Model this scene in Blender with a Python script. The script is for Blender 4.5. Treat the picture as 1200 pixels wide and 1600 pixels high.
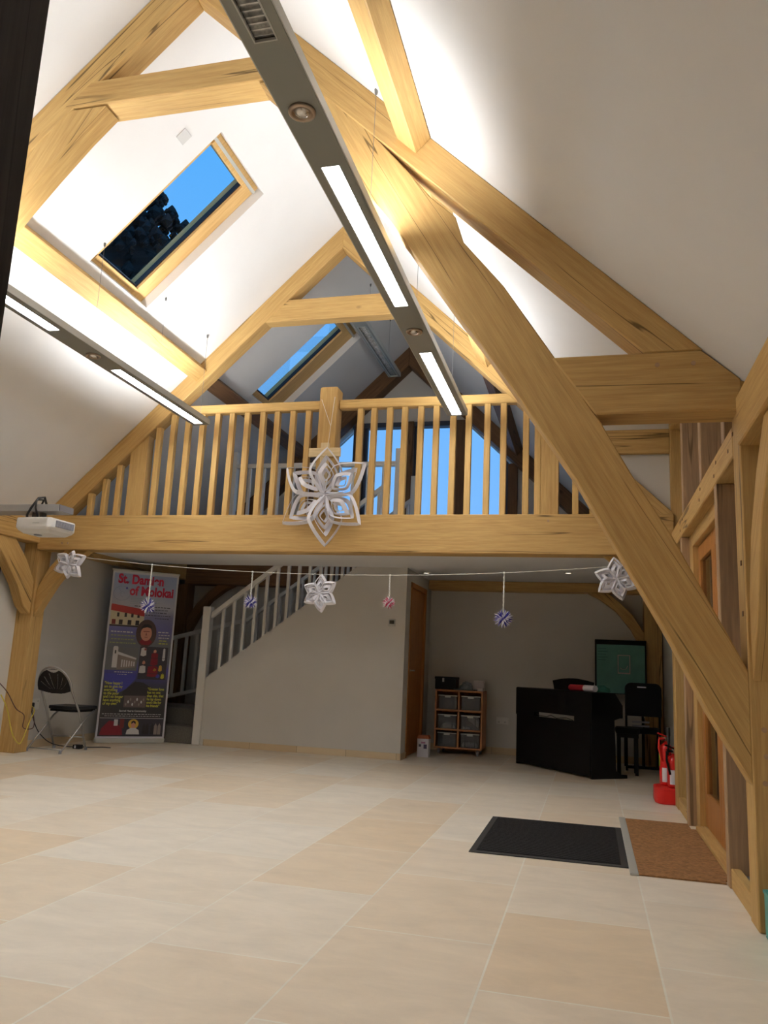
import bpy, bmesh, math, random
from mathutils import Vector, Matrix
random.seed(7)
for o in list(bpy.data.objects): bpy.data.objects.remove(o)
S = bpy.context.scene
COL = S.collection

# ------------------------------------------------------------------ camera
cam = bpy.data.cameras.new('camera'); camo = bpy.data.objects.new('camera', cam); COL.objects.link(camo)
right = Vector((0.968238, 0.245794, 0.04583)); down = Vector((-0.003274, 0.195744, -0.98065)); fwd = Vector((-0.250008, 0.949352, 0.190332))
Rm = Matrix((right, -down, -fwd)).transposed().to_4x4()
Rm.translation = Vector((0, 0, 1.05)); camo.matrix_world = Rm
cam.sensor_fit = 'VERTICAL'; cam.sensor_height = 36.0; cam.sensor_width = 27.0; cam.lens = 1246 / 1600 * 36; cam.clip_start = 0.02
S.camera = camo
# ------------------------------------------------------------------ world, exposure
S.view_settings.view_transform = 'Standard'; S.view_settings.look = 'None'; S.view_settings.exposure = 0.0
S.view_settings.gamma = 1.0; S.view_settings.use_curve_mapping = False
W = bpy.data.worlds.new('dusk_sky'); S.world = W; W.use_nodes = True
nt = W.node_tree; bg = nt.nodes['Background']
tc = nt.nodes.new('ShaderNodeTexCoord'); sx = nt.nodes.new('ShaderNodeSeparateXYZ'); cr = nt.nodes.new('ShaderNodeValToRGB')
nt.links.new(tc.outputs['Generated'], sx.inputs[0]); nt.links.new(sx.outputs['Z'], cr.inputs[0]); nt.links.new(cr.outputs[0], bg.inputs[0])
cr.color_ramp.elements[0].position = 0.0; cr.color_ramp.elements[0].color = (0.24, 0.47, 0.86, 1)
cr.color_ramp.elements[1].position = 0.75; cr.color_ramp.elements[1].color = (0.05, 0.36, 0.86, 1)
bg.inputs[1].default_value = 1.25
LAMP_DOWN = 38.0      # radiance of the lit tubes
LAMP_UP = 47.0

# ------------------------------------------------------------------ materials
def nmat(name):
    m = bpy.data.materials.new(name); m.use_nodes = True
    n = m.node_tree.nodes; return m, n, m.node_tree.links, n['Principled BSDF']
def mat(name, col, rough=0.6, metal=0.0, noise=0.0, nscale=8, bump=0.0, spec=0.5, alpha=None, trans=0.0, emit=None, es=0):
    m, n, l, b = nmat(name)
    b.inputs['Base Color'].default_value = (*col, 1); b.inputs['Roughness'].default_value = rough; b.inputs['Metallic'].default_value = metal
    b.inputs['Specular IOR Level'].default_value = spec; b.inputs['Transmission Weight'].default_value = trans
    if emit: b.inputs['Emission Color'].default_value = (*emit, 1); b.inputs['Emission Strength'].default_value = es
    t = n.new('ShaderNodeTexCoord'); nz = n.new('ShaderNodeTexNoise'); nz.inputs['Scale'].default_value = nscale; nz.inputs['Detail'].default_value = 5
    l.new(t.outputs['Object'], nz.inputs['Vector'])
    if noise:
        mr = n.new('ShaderNodeMapRange'); mr.inputs[1].default_value = .3; mr.inputs[2].default_value = .7; mr.inputs[3].default_value = 1 - noise; mr.inputs[4].default_value = 1 + noise
        l.new(nz.outputs[0], mr.inputs[0])
        mx = n.new('ShaderNodeMix'); mx.data_type = 'RGBA'; mx.blend_type = 'MULTIPLY'; mx.inputs[0].default_value = 1
        mx.inputs[6].default_value = (*col, 1); l.new(mr.outputs[0], mx.inputs[7]); l.new(mx.outputs[2], b.inputs['Base Color'])
    if bump:
        bp = n.new('ShaderNodeBump'); bp.inputs['Strength'].default_value = bump; bp.inputs['Distance'].default_value = .01
        l.new(nz.outputs[0], bp.inputs['Height']); l.new(bp.outputs[0], b.inputs['Normal'])
    return m
def srgb(r, g, b):
    f = lambda c: ((c / 255 + .055) / 1.055) ** 2.4 if c > 10 else c / 255 / 12.92
    return (f(r), f(g), f(b))

def oak(name, light, dark, crack=0.5, rough=0.62):
    m, n, l, b = nmat(name)
    uv = n.new('ShaderNodeUVMap'); oi = n.new('ShaderNodeObjectInfo')
    off = n.new('ShaderNodeMath'); off.operation = 'MULTIPLY'; off.inputs[1].default_value = 57.0; l.new(oi.outputs['Random'], off.inputs[0])
    add = n.new('ShaderNodeVectorMath'); add.operation = 'ADD'; l.new(uv.outputs[0], add.inputs[0]); l.new(off.outputs[0], add.inputs[1])
    def mp(sx_, sy_):
        k = n.new('ShaderNodeMapping'); k.inputs['Scale'].default_value = (sx_, sy_, 1); l.new(add.outputs[0], k.inputs[0]); return k.outputs[0]
    def noise(v, sc, det=4, dist=0.0):
        k = n.new('ShaderNodeTexNoise'); k.inputs['Scale'].default_value = sc; k.inputs['Detail'].default_value = det; k.inputs['Distortion'].default_value = dist
        l.new(v, k.inputs['Vector']); return k.outputs[0]
    def ramp(f, a, b_):
        k = n.new('ShaderNodeMapRange'); k.inputs[1].default_value = a; k.inputs[2].default_value = b_; l.new(f, k.inputs[0]); return k.outputs[0]
    def mixc(f, a, b_, mode='MIX'):
        k = n.new('ShaderNodeMix'); k.data_type = 'RGBA'; k.blend_type = mode
        for s_, v in ((0, f), (6, a), (7, b_)):
            if isinstance(v, bpy.types.NodeSocket): l.new(v, k.inputs[s_])
            elif isinstance(v, (int, float)): k.inputs[s_].default_value = v
            else: k.inputs[s_].default_value = (*v, 1)
        return k.outputs[2]
    grain = noise(mp(1.3, 22), 2.2, 6, .4)
    fine = noise(mp(3, 90), 3.0, 3)
    patch = noise(mp(.8, 2.2), 1.4, 3, .3)
    c = mixc(ramp(grain, .3, .72), dark, light)
    c = mixc(ramp(patch, .35, .7), c, mixc(.5, c, light))
    g2 = n.new('ShaderNodeMapRange'); g2.inputs[1].default_value = .3; g2.inputs[2].default_value = .7; g2.inputs[3].default_value = .9; g2.inputs[4].default_value = 1.06; l.new(fine, g2.inputs[0])
    c = mixc(1.0, c, g2.outputs[0], 'MULTIPLY')
    # knots
    vo = n.new('ShaderNodeTexVoronoi'); vo.inputs['Scale'].default_value = 1.9; l.new(mp(.75, 1.25), vo.inputs['Vector'])
    kn = ramp(vo.outputs['Distance'], .065, .02)
    c = mixc(kn, c, tuple(x * .5 for x in dark))
    # drying cracks running with the grain
    cn = noise(mp(.13, 3.6), 1.4, 3, .05)
    a1 = n.new('ShaderNodeMath'); a1.operation = 'SUBTRACT'; a1.inputs[1].default_value = .5; l.new(cn, a1.inputs[0])
    a2 = n.new('ShaderNodeMath'); a2.operation = 'ABSOLUTE'; l.new(a1.outputs[0], a2.inputs[0])
    line = ramp(a2.outputs[0], .0065, .002)
    mask = ramp(noise(mp(.6, 1.6), 1.7, 1), .45, .53)
    a3 = n.new('ShaderNodeMath'); a3.operation = 'MULTIPLY'; l.new(line, a3.inputs[0]); l.new(mask, a3.inputs[1])
    a4 = n.new('ShaderNodeMath'); a4.operation = 'MULTIPLY'; a4.inputs[1].default_value = crack; l.new(a3.outputs[0], a4.inputs[0])
    c = mixc(a4.outputs[0], c, tuple(x * .2 for x in dark))
    l.new(c, b.inputs['Base Color']); b.inputs['Roughness'].default_value = rough; b.inputs['Specular IOR Level'].default_value = .3
    bp = n.new('ShaderNodeBump'); bp.inputs['Strength'].default_value = .25; bp.inputs['Distance'].default_value = .004
    l.new(grain, bp.inputs['Height']); l.new(bp.outputs[0], b.inputs['Normal'])
    return m

OAK = oak('oak_frame', srgb(203, 167, 106), srgb(178, 139, 82), .8)
OAKL = oak('oak_balustrade', srgb(208, 172, 108), srgb(186, 147, 86), .3)
OAKD = oak('oak_dark_brown', srgb(128, 94, 62), srgb(98, 68, 44), .6)  # darker brown copy of the frame oak, mainly for the gable end
OAKS = oak('oak_shaded_tone', srgb(186, 154, 118), srgb(158, 128, 100), .6)  # oak with the mauve shade of the stud sides mixed into its colour
PINE = oak('pine_window', srgb(220, 182, 122), srgb(200, 158, 98), .1)
DOORW = oak('door_wood', srgb(188, 128, 66), srgb(160, 102, 48), .1, .45)
DARKT = oak('dark_stained_timber', srgb(58, 52, 52), srgb(34, 30, 32), .6)
BEECH = oak('beech_board', srgb(198, 138, 92), srgb(178, 118, 76), .0, .5)
PALEW = oak('pale_wood', srgb(224, 202, 160), srgb(204, 180, 136), .1)
PLASTER = mat('white_plaster', srgb(228, 227, 226), .9, noise=.015, nscale=3, bump=.03)
WALLM = mat('wall_plaster', srgb(208, 204, 196), .9, noise=.02, nscale=2.5, bump=.04)
WHITEP = mat('white_gloss_paint', srgb(225, 222, 215), .45)
GREYM = mat('grey_painted_metal', srgb(140, 141, 133), .45, .1)
GREYL = mat('light_grey_metal', srgb(190, 190, 184), .4, .2)
BRONZE = mat('brushed_nickel', srgb(178, 160, 140), .3, .8)
LENS = mat('spot_glass', srgb(205, 202, 196), .18, .8)
MIRROR = mat('louvre_metal', srgb(185, 185, 182), .25, .85, noise=.35, nscale=30)
WIRE = mat('steel_wire', srgb(120, 120, 118), .4, .6)
TUBEON = mat('fluorescent_on', (1, 1, 1), .5, emit=(.965, .985, 1.0), es=LAMP_DOWN)
TUBEUP = mat('fluorescent_uplight', (1, 1, 1), .5, emit=(.965, .985, 1.0), es=LAMP_UP)
DLITE = mat('downlight_lamp', (1, 1, 1), .4, emit=(1, .85, .65), es=3.0)
BLACK = mat('satin_black', srgb(11, 10, 11), .5, spec=.25)
BLACKF = mat('black_fabric', srgb(15, 15, 17), .9, noise=.15, nscale=60)
PLASTB = mat('black_plastic', srgb(26, 26, 30), .45)
CHROME = mat('grey_tube_metal', srgb(165, 163, 160), .35, .6)
PAPER = mat('white_paper', srgb(226, 224, 230), .8)
BLUEP = mat('blue_foil_paper', srgb(58, 52, 150), .35, .2)
PINKP = mat('pink_foil_paper', srgb(205, 50, 100), .4, .1)
CORD = mat('white_cord', srgb(222, 220, 212), .9)
RED = mat('red_paint', srgb(214, 30, 26), .3)
REDP = mat('red_plastic', srgb(222, 34, 28), .42)
TEAL = mat('teal_card', srgb(104, 158, 146), .7, noise=.08)
CARPET = mat('grey_carpet', srgb(112, 108, 100), .95, noise=.15, nscale=90, bump=.5)
GLOSSW = mat('projector_plastic', srgb(218, 216, 212), .4)
VENT = mat('vent_grey', srgb(150, 150, 158), .5)
TRAY = mat('clear_grey_plastic', srgb(190, 196, 200), .2, trans=.9)
SLATE = mat('grey_slate_sill', srgb(132, 134, 130), .35, noise=.2)
OUTG = mat('outside_ground', srgb(60, 62, 58), .9, noise=.2)
BOARDS = oak('added_boards', srgb(150, 116, 100), srgb(110, 80, 72), .3)  # mauve-brown of the door-glass reflections, put on added boards
LEAF = mat('dark_foliage', srgb(9, 14, 11), .9, noise=.4, nscale=3)

def glassm(name, tint=(1, 1, 1), rough=0.0, f=.12):
    m, n, l, b = nmat(name)
    out = n['Material Output']; tr = n.new('ShaderNodeBsdfTransparent'); gl = n.new('ShaderNodeBsdfGlossy'); mx = n.new('ShaderNodeMixShader')
    tr.inputs[0].default_value = (*tint, 1); gl.inputs['Roughness'].default_value = rough
    lw = n.new('ShaderNodeLayerWeight'); lw.inputs[0].default_value = f
    l.new(lw.outputs['Fresnel'], mx.inputs[0]); l.new(tr.outputs[0], mx.inputs[1]); l.new(gl.outputs[0], mx.inputs[2]); l.new(mx.outputs[0], out.inputs[0])
    return m
GLASS = glassm('window_glass', (.93, .96, .97))
GLASSD = glassm('door_glass', (.75, .75, .8), .02, .35)

# floor: limestone tiles
def floor_mat():
    m, n, l, b = nmat('limestone_tiles')
    t = n.new('ShaderNodeTexCoord'); sp = n.new('ShaderNodeSeparateXYZ'); l.new(t.outputs['Object'], sp.inputs[0])
    cb = n.new('ShaderNodeCombineXYZ')
    ax = n.new('ShaderNodeMath'); ax.inputs[1].default_value = -3.87 + .935 * 20; l.new(sp.outputs['Y'], ax.inputs[0])
    ay = n.new('ShaderNodeMath'); ay.inputs[1].default_value = .371 + .6155 + .6155 * 20; l.new(sp.outputs['X'], ay.inputs[0])
    l.new(ax.outputs[0], cb.inputs[0]); l.new(ay.outputs[0], cb.inputs[1])
    br = n.new('ShaderNodeTexBrick'); l.new(cb.outputs[0], br.inputs['Vector'])
    br.inputs['Color1'].default_value = (*srgb(239, 230, 215), 1); br.inputs['Color2'].default_value = (*srgb(230, 208, 178), 1)
    br.inputs['Mortar'].default_value = (*srgb(243, 238, 224), 1); br.inputs['Scale'].default_value = 1; br.inputs['Mortar Size'].default_value = .0045
    br.inputs['Mortar Smooth'].default_value = .2; br.inputs['Bias'].default_value = -.1; br.inputs['Brick Width'].default_value = .935; br.inputs['Row Height'].default_value = .6155
    br.offset = .5; br.offset_frequency = 2; br.squash = 1
    n1 = n.new('ShaderNodeTexNoise'); n1.inputs['Scale'].default_value = 2.6; n1.inputs['Detail'].default_value = 9; n1.inputs['Roughness'].default_value = .72; n1.inputs['Distortion'].default_value = .5
    mpn = n.new('ShaderNodeMapping'); mpn.inputs['Scale'].default_value = (1, 2.2, 1); l.new(t.outputs['Object'], mpn.inputs[0]); l.new(mpn.outputs[0], n1.inputs['Vector'])
    mr = n.new('ShaderNodeMapRange'); mr.inputs[1].default_value = .3; mr.inputs[2].default_value = .7; mr.inputs[3].default_value = .9; mr.inputs[4].default_value = 1.07; l.new(n1.outputs[0], mr.inputs[0])
    mx = n.new('ShaderNodeMix'); mx.data_type = 'RGBA'; mx.blend_type = 'MULTIPLY'; mx.inputs[0].default_value = 1
    l.new(br.outputs['Color'], mx.inputs[6]); l.new(mr.outputs[0], mx.inputs[7]); l.new(mx.outputs[2], b.inputs['Base Color'])
    n2 = n.new('ShaderNodeTexNoise'); n2.inputs['Scale'].default_value = 9; l.new(t.outputs['Object'], n2.inputs['Vector'])
    r2 = n.new('ShaderNodeMapRange'); r2.inputs[3].default_value = .3; r2.inputs[4].default_value = .5; l.new(n2.outputs[0], r2.inputs[0]); l.new(r2.outputs[0], b.inputs['Roughness'])
    bp = n.new('ShaderNodeBump'); bp.invert = True; bp.inputs['Strength'].default_value = .3; bp.inputs['Distance'].default_value = .003; l.new(br.outputs['Fac'], bp.inputs['Height']); l.new(bp.outputs[0], b.inputs['Normal'])
    b.inputs['Specular IOR Level'].default_value = .45
    return m
def skirt_mat():
    m, n, l, b = nmat('limestone_skirting')
    t = n.new('ShaderNodeTexCoord'); sp = n.new('ShaderNodeSeparateXYZ'); l.new(t.outputs['Object'], sp.inputs[0]); cb = n.new('ShaderNodeCombineXYZ')
    ad = n.new('ShaderNodeMath'); l.new(sp.outputs['X'], ad.inputs[0]); l.new(sp.outputs['Y'], ad.inputs[1]); a2 = n.new('ShaderNodeMath'); a2.inputs[1].default_value = 20; l.new(ad.outputs[0], a2.inputs[0])
    l.new(a2.outputs[0], cb.inputs[0]); cb.inputs[1].default_value = 2.5
    br = n.new('ShaderNodeTexBrick'); l.new(cb.outputs[0], br.inputs['Vector']); br.inputs['Scale'].default_value = 1; br.inputs['Brick Width'].default_value = .61; br.inputs['Row Height'].default_value = 5; br.inputs['Mortar Size'].default_value = .003
    br.inputs['Color1'].default_value = (*srgb(226, 206, 172), 1); br.inputs['Color2'].default_value = (*srgb(212, 188, 150), 1); br.inputs['Mortar'].default_value = (*srgb(170, 150, 120), 1)
    l.new(br.outputs['Color'], b.inputs['Base Color']); b.inputs['Roughness'].default_value = .5
    return m
FLOORM = floor_mat(); SKIRT = skirt_mat()
COIR = mat('brown_coir', srgb(150, 108, 66), .98, noise=.3, nscale=45, bump=.8)
RUBBER = mat('black_ribbed_mat', srgb(34, 34, 36), .85, noise=.3, nscale=120, bump=.8)
RUBBERE = mat('rubber_border', srgb(46, 46, 46), .6)

# ------------------------------------------------------------------ geometry helpers
def origin(o):
    v = Vector((0, 0, 0))
    while o is not None:
        v += Vector(o.location); o = o.parent
    return v
class G:
    def __init__(s): s.v = []; s.f = []
    def add(s, vs, fs):
        k = len(s.v); s.v += [Vector(p) for p in vs]; s.f += [tuple(i + k for i in f) for f in fs]; return s
    def box(s, x0, y0, z0, x1, y1, z1):
        x0, x1 = min(x0, x1), max(x0, x1); y0, y1 = min(y0, y1), max(y0, y1); z0, z1 = min(z0, z1), max(z0, z1)
        return s.add([(x0, y0, z0), (x1, y0, z0), (x1, y1, z0), (x0, y1, z0), (x0, y0, z1), (x1, y0, z1), (x1, y1, z1), (x0, y1, z1)],
                     [(3, 2, 1, 0), (4, 5, 6, 7), (0, 1, 5, 4), (1, 2, 6, 5), (2, 3, 7, 6), (3, 0, 4, 7)])
    def prism(s, pts, plane, a, b):
        """extrude a 2-D outline: plane 'xz' along y, 'yz' along x, 'xy' along z"""
        mk = {'xz': lambda p, d: (p[0], d, p[1]), 'yz': lambda p, d: (d, p[0], p[1]), 'xy': lambda p, d: (p[0], p[1], d)}[plane]
        n = len(pts); vs = [mk(p, a) for p in pts] + [mk(p, b) for p in pts]
        fs = [tuple(range(n)), tuple(range(2 * n - 1, n - 1, -1))] + [(i, i + n, (i + 1) % n + n, (i + 1) % n) for i in range(n)]
        return s.add(vs, fs)
    def beam(s, p, q, w, h, up=(0, 0, 1)):
        p, q = Vector(p), Vector(q); d = (q - p).normalized(); x = d.cross(Vector(up)).normalized(); z = x.cross(d).normalized()
        vs = [e + x * a * w / 2 + z * b * h / 2 for e in (p, q) for a, b in ((-1, -1), (1, -1), (1, 1), (-1, 1))]
        return s.add(vs, [(0, 1, 2, 3), (7, 6, 5, 4), (0, 4, 5, 1), (1, 5, 6, 2), (2, 6, 7, 3), (3, 7, 4, 0)])
    def tube(s, pts, r, n=8, closed=False, taper=None):
        pts = [Vector(p) for p in pts]; m = len(pts); rings = []
        prev = None
        for i, p in enumerate(pts):
            a = pts[i - 1] if (i > 0 or closed) else p; b = pts[(i + 1) % m] if (i < m - 1 or closed) else p
            d = (b - a).normalized()
            if prev is None:
                u = d.orthogonal().normalized()
            else:
                u = (prev - d * prev.dot(d)); u = u.normalized() if u.length > 1e-6 else d.orthogonal().normalized()
            prev = u; w = d.cross(u); rr = r if taper is None else taper[i]
            rings.append([p + (u * math.cos(t) + w * math.sin(t)) * rr for t in [2 * math.pi * k / n for k in range(n)]])
        k0 = len(s.v); s.v += [v for rg in rings for v in rg]
        for i in range(m if closed else m - 1):
            j = (i + 1) % m
            for k in range(n): s.f.append((k0 + i * n + k, k0 + i * n + (k + 1) % n, k0 + j * n + (k + 1) % n, k0 + j * n + k))
        if not closed:
            s.f.append(tuple(k0 + k for k in range(n - 1, -1, -1))); s.f.append(tuple(k0 + (m - 1) * n + k for k in range(n)))
        return s
    def lathe(s, c, prof, n=24, axis='z'):
        """profile [(r, h)], around axis through c"""
        c = Vector(c); k0 = len(s.v)
        for r, h in prof:
            for k in range(n):
                t = 2 * math.pi * k / n; a, b = r * math.cos(t), r * math.sin(t)
                s.v.append(c + Vector({'z': (a, b, h), 'x': (h, a, b), 'y': (b, h, a)}[axis]))
        for i in range(len(prof) - 1):
            for k in range(n): s.f.append((k0 + i * n + k, k0 + i * n + (k + 1) % n, k0 + (i + 1) * n + (k + 1) % n, k0 + (i + 1) * n + k))
        s.f.append(tuple(k0 + k for k in range(n - 1, -1, -1))); s.f.append(tuple(k0 + (len(prof) - 1) * n + k for k in range(n)))
        return s
    def build(s, name, m, parent=None, axis=(1, 0, 0), local=False, bevel=0.0, smooth=False, kind=None, seg=1):
        me = bpy.data.meshes.new(name)
        o = bpy.data.objects.new(name, me); COL.objects.link(o)
        vs = s.v
        if parent is not None:
            o.parent = parent
            if not local:
                og = origin(parent); vs = [v - og for v in vs]
        else:
            xs = [v.x for v in vs]; ys = [v.y for v in vs]; zs = [v.z for v in vs]
            if not kind:
                c = Vector(((min(xs) + max(xs)) / 2, (min(ys) + max(ys)) / 2, min(zs))); o.location = c; vs = [v - c for v in vs]
        me.from_pydata([tuple(v) for v in vs], [], s.f)
        bm = bmesh.new(); bm.from_mesh(me); bmesh.ops.recalc_face_normals(bm, faces=bm.faces)
        uvl = bm.loops.layers.uv.new('UVMap'); A = Vector(axis).normalized()
        for f in bm.faces:
            t = A.cross(f.normal)
            if t.length < .15: t = A.orthogonal()
            t.normalize()
            for lp in f.loops: lp[uvl].uv = (lp.vert.co.dot(A), lp.vert.co.dot(t))
            f.smooth = smooth
        bm.to_mesh(me); bm.free()
        me.materials.append(m)
        if bevel:
            b = o.modifiers.new('bevel', 'BEVEL'); b.width = bevel; b.segments = seg; b.limit_method = 'ANGLE'
        if kind: o['kind'] = kind
        return o
def tag(o, label, cat, group=None):
    o['label'] = label; o['category'] = cat
    if group: o['group'] = group
    return o
def thing(name, label, cat, loc=(0, 0, 0), rz=0, group=None):
    o = bpy.data.objects.new(name, None); COL.objects.link(o); o.location = loc; o.rotation_euler = (0, 0, rz); o.empty_display_size = .1
    return tag(o, label, cat, group)
def text(body, size, m, parent, mat4, name='lettering', align='LEFT', bold=0.0, ext=.0006, sx_=1.0):
    cu = bpy.data.curves.new('txt', 'FONT'); cu.body = body; cu.size = size; cu.extrude = ext; cu.align_x = align; cu.offset = bold; cu.space_line = 1.0
    to = bpy.data.objects.new('txt', cu); COL.objects.link(to)
    bpy.context.view_layer.update(); dg = bpy.context.evaluated_depsgraph_get()
    me = bpy.data.meshes.new_from_object(to.evaluated_get(dg)); bpy.data.objects.remove(to)
    for v in me.vertices: v.co.x *= sx_
    me.materials.clear(); me.materials.append(m)
    o = bpy.data.objects.new(name, me); COL.objects.link(o); o.parent = parent; o.matrix_local = mat4
    return o

# ------------------------------------------------------------------ key dimensions
XR, XL = .698, -5.76            # inner faces of the frame posts
WR, WL = .88, -5.95             # plaster faces behind them
RX, RZ, SL = -2.525, 5.633, .9635
Y1, Y2, YB = 4.0, 7.35, 10.85
roof = lambda x: RZ - SL * abs(x - RX)
nl = math.hypot(1, SL)
mx_ = lambda x: 2 * RX - x + 0.0
SOF, GAL = 2.235, 2.49          # gallery soffit and gallery floor

# ------------------------------------------------------------------ the room
g = G(); g.box(-6.3, -3.2, -.12, 1.1, 11.1, 0); g.build('floor', FLOORM, kind='structure')
g = G(); g.box(1.1, -6, -.14, 9, 16, -.02); g.box(-14, 11.1, -.14, 9, 20, -.02); g.box(-14, -6, -.14, -6.3, 20, -.02); g.build('ground_outside', OUTG, kind='structure')
TH = .22
def slope(g, side, xa, xb, ya, yb):
    """slab of roof lining between two x values (measured on its inner face)"""
    n = Vector((side * SL, 0, 1)) / nl * TH
    pa, pb = (xa, roof(xa)), (xb, roof(xb))
    g.prism([pa, pb, (pb[0] + n.x, pb[1] + n.z), (pa[0] + n.x, pa[1] + n.z)], 'xz', ya, yb)
LO_L, LO_R = -6.05, .98
HA, HB = -3.99, -2.9
sky1, sky2 = (5.245, 6.13), (8.55, 9.4)
g = G()
for ya, yb in ((-3.2, sky1[0]), (sky1[1], sky2[0]), (sky2[1], 11.05)): slope(g, -1, LO_L, RX, ya, yb)
for ya, yb in (sky1, sky2): slope(g, -1, LO_L, HA, ya, yb); slope(g, -1, HB, RX, ya, yb)
DX = -.80                        # where the raised dormer ceiling leaves the main slope
slope(g, 1, RX, LO_R, -3.2, Y1 + .1); slope(g, 1, RX, DX, Y1 + .1, Y2 + .08); slope(g, 1, RX, LO_R, Y2 + .08, 11.05)
zd0, zd1 = roof(DX), 3.37
dz = lambda x: zd0 + (zd1 - zd0) * (x - DX) / (XR - DX)
g.prism([(DX, zd0), (1.0, dz(1.0)), (1.0, dz(1.0) + .2), (DX, zd0 + .25)], 'xz', Y1 + .1, Y2 + .08)
g.build('ceiling', PLASTER, kind='structure')
# dormer cheeks
g = G()
for ya, yb in ((Y1 + .06, Y1 + .14), (Y2 + .05, Y2 + .12)):
    g.prism([(DX, roof(DX) - .0), (LO_R, roof(LO_R)), (LO_R, dz(LO_R) + .02), (DX, zd0 + .02)], 'xz', ya, yb)
g.build('wall_dormer', WALLM, kind='structure')
def gable(g, ya, yb, hole=None):
    if not hole:
        g.prism([(LO_L, 0), (LO_R, 0), (LO_R, roof(LO_R)), (RX, RZ), (LO_L, roof(LO_L))], 'xz', ya, yb); return
g = G(); gable(g, -3.3, -3.1); g.build('wall_rear', BOARDS, kind='structure')  # unseen wall, given dark boards to lower the ambient bounce
# back gable with the tall gallery window cut out
wa, wb, wt = -4.03, -1.02, 4.55
wz = lambda x: min(wt, roof(x) - .30)
g = G()
g.box(LO_L, YB, 0, LO_R, YB + .2, GAL)
g.prism([(LO_L, GAL), (wa, GAL), (wa, roof(wa)), (LO_L, roof(LO_L))], 'xz', YB, YB + .2)
g.prism([(wb, GAL), (LO_R, GAL), (LO_R, roof(LO_R)), (wb, roof(wb))], 'xz', YB, YB + .2)
kx = RX - (RZ - .30 - wt) / SL; kx2 = 2 * RX - kx
g.prism([(wa, wz(wa)), (kx, wt), (kx2, wt), (wb, wz(wb)), (wb, roof(wb)), (RX, RZ), (wa, roof(wa))], 'xz', YB, YB + .2)
g.build('wall_back', WALLM, kind='structure')
g = G(); g.box(WL - .15, -3.2, 0, WL, 11.0, 2.55); g.build('wall_left', WALLM, kind='structure')
g = G(); g.box(WR, -3.2, 0, WR + .12, Y1 + .1, 2.6); g.box(WR, Y2 + .05, 0, WR + .12, 11.0, 2.6); g.build('wall_right', WALLM, kind='structure')
# gallery floor with plaster soffit, stair opening left open
SX0, SX1, SY0, SY1 = WL, -2.25, 9.40, 10.40
g = G(); g.box(WL, Y2 + .18, SOF, WR, SY0 - .07, GAL); g.box(SX1, SY0 - .07, SOF, WR, YB, GAL); g.box(-2.9, SY1 + .02, SOF, SX1, YB, GAL)
g.build('ceiling_under_gallery', PLASTER, kind='structure')
# stair enclosing wall: sloped top
SW = 9.33
st = .757
g = G(); g.prism([(-4.66, 0), (-2.13, 0), (-2.13, SOF), (-2.79 + .02, SOF), (-4.66, .815)], 'xz', SW, SW + .07)
g.build('wall_stair', WALLM, kind='structure')
# side wall of the alcove with the cupboard door
g = G(); ax0, ax1 = -2.20, -2.13
g.box(ax0, SW + .07, 0, ax1, 9.60, SOF); g.box(ax0, 10.48, 0, ax1, YB, SOF); g.box(ax0, 9.60, 2.06, ax1, 10.48, SOF)
g.build('wall_alcove', WALLM, kind='structure')
# skirtings
g = G(); g.box(-4.62, SW - .012, 0, -2.118, SW, .075); g.box(-2.13, SW - .012, 0, -2.118, 9.56, .075); g.build('baseboard_stair', SKIRT, kind='structure', bevel=.002)
g = G(); g.box(-2.13, YB - .012, 0, .66, YB, .085); g.build('baseboard_back', SKIRT, kind='structure')
g = G(); g.box(WL, Y2 + .25, 0, WL + .012, 9.36, .085); g.box(WL, -3, 0, WL + .012, Y2, .085); g.build('baseboard_left', SKIRT, kind='structure')
g = G(); g.box(WR - .012, -3, 0, WR, Y1 - .02, .085); g.box(WR - .012, Y2 + .2, 0, WR, 10.6, .085); g.build('baseboard_right', SKIRT, kind='structure')

# ------------------------------------------------------------------ door of the cupboard
d = bpy.data.objects.new('door_1', None); COL.objects.link(d); d.location = (ax1, 10.04, 0); d['kind'] = 'structure'
g = G(); g.box(-2.19, 9.63, .01, -2.145, 10.45, 2.03); g.build('door_panel', DOORW, d, (0, 0, 1), bevel=.003)
g = G(); g.box(-2.2, 9.57, 0, -2.118, 9.63, 2.09); g.box(-2.2, 10.45, 0, -2.118, 10.51, 2.09); g.box(-2.2, 9.57, 2.03, -2.118, 10.51, 2.09); g.build('door_frame', DOORW, d, (0, 0, 1), bevel=.003)
g = G(); g.tube([(-2.145, 9.70, 1.02), (-2.10, 9.70, 1.02), (-2.10, 9.80, 1.02)], .009, 8); g.lathe((-2.14, 9.70, 1.02), [(.025, 0), (.025, .006)], 16, 'x'); g.build('door_handle', CHROME, d, smooth=True)

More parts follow.
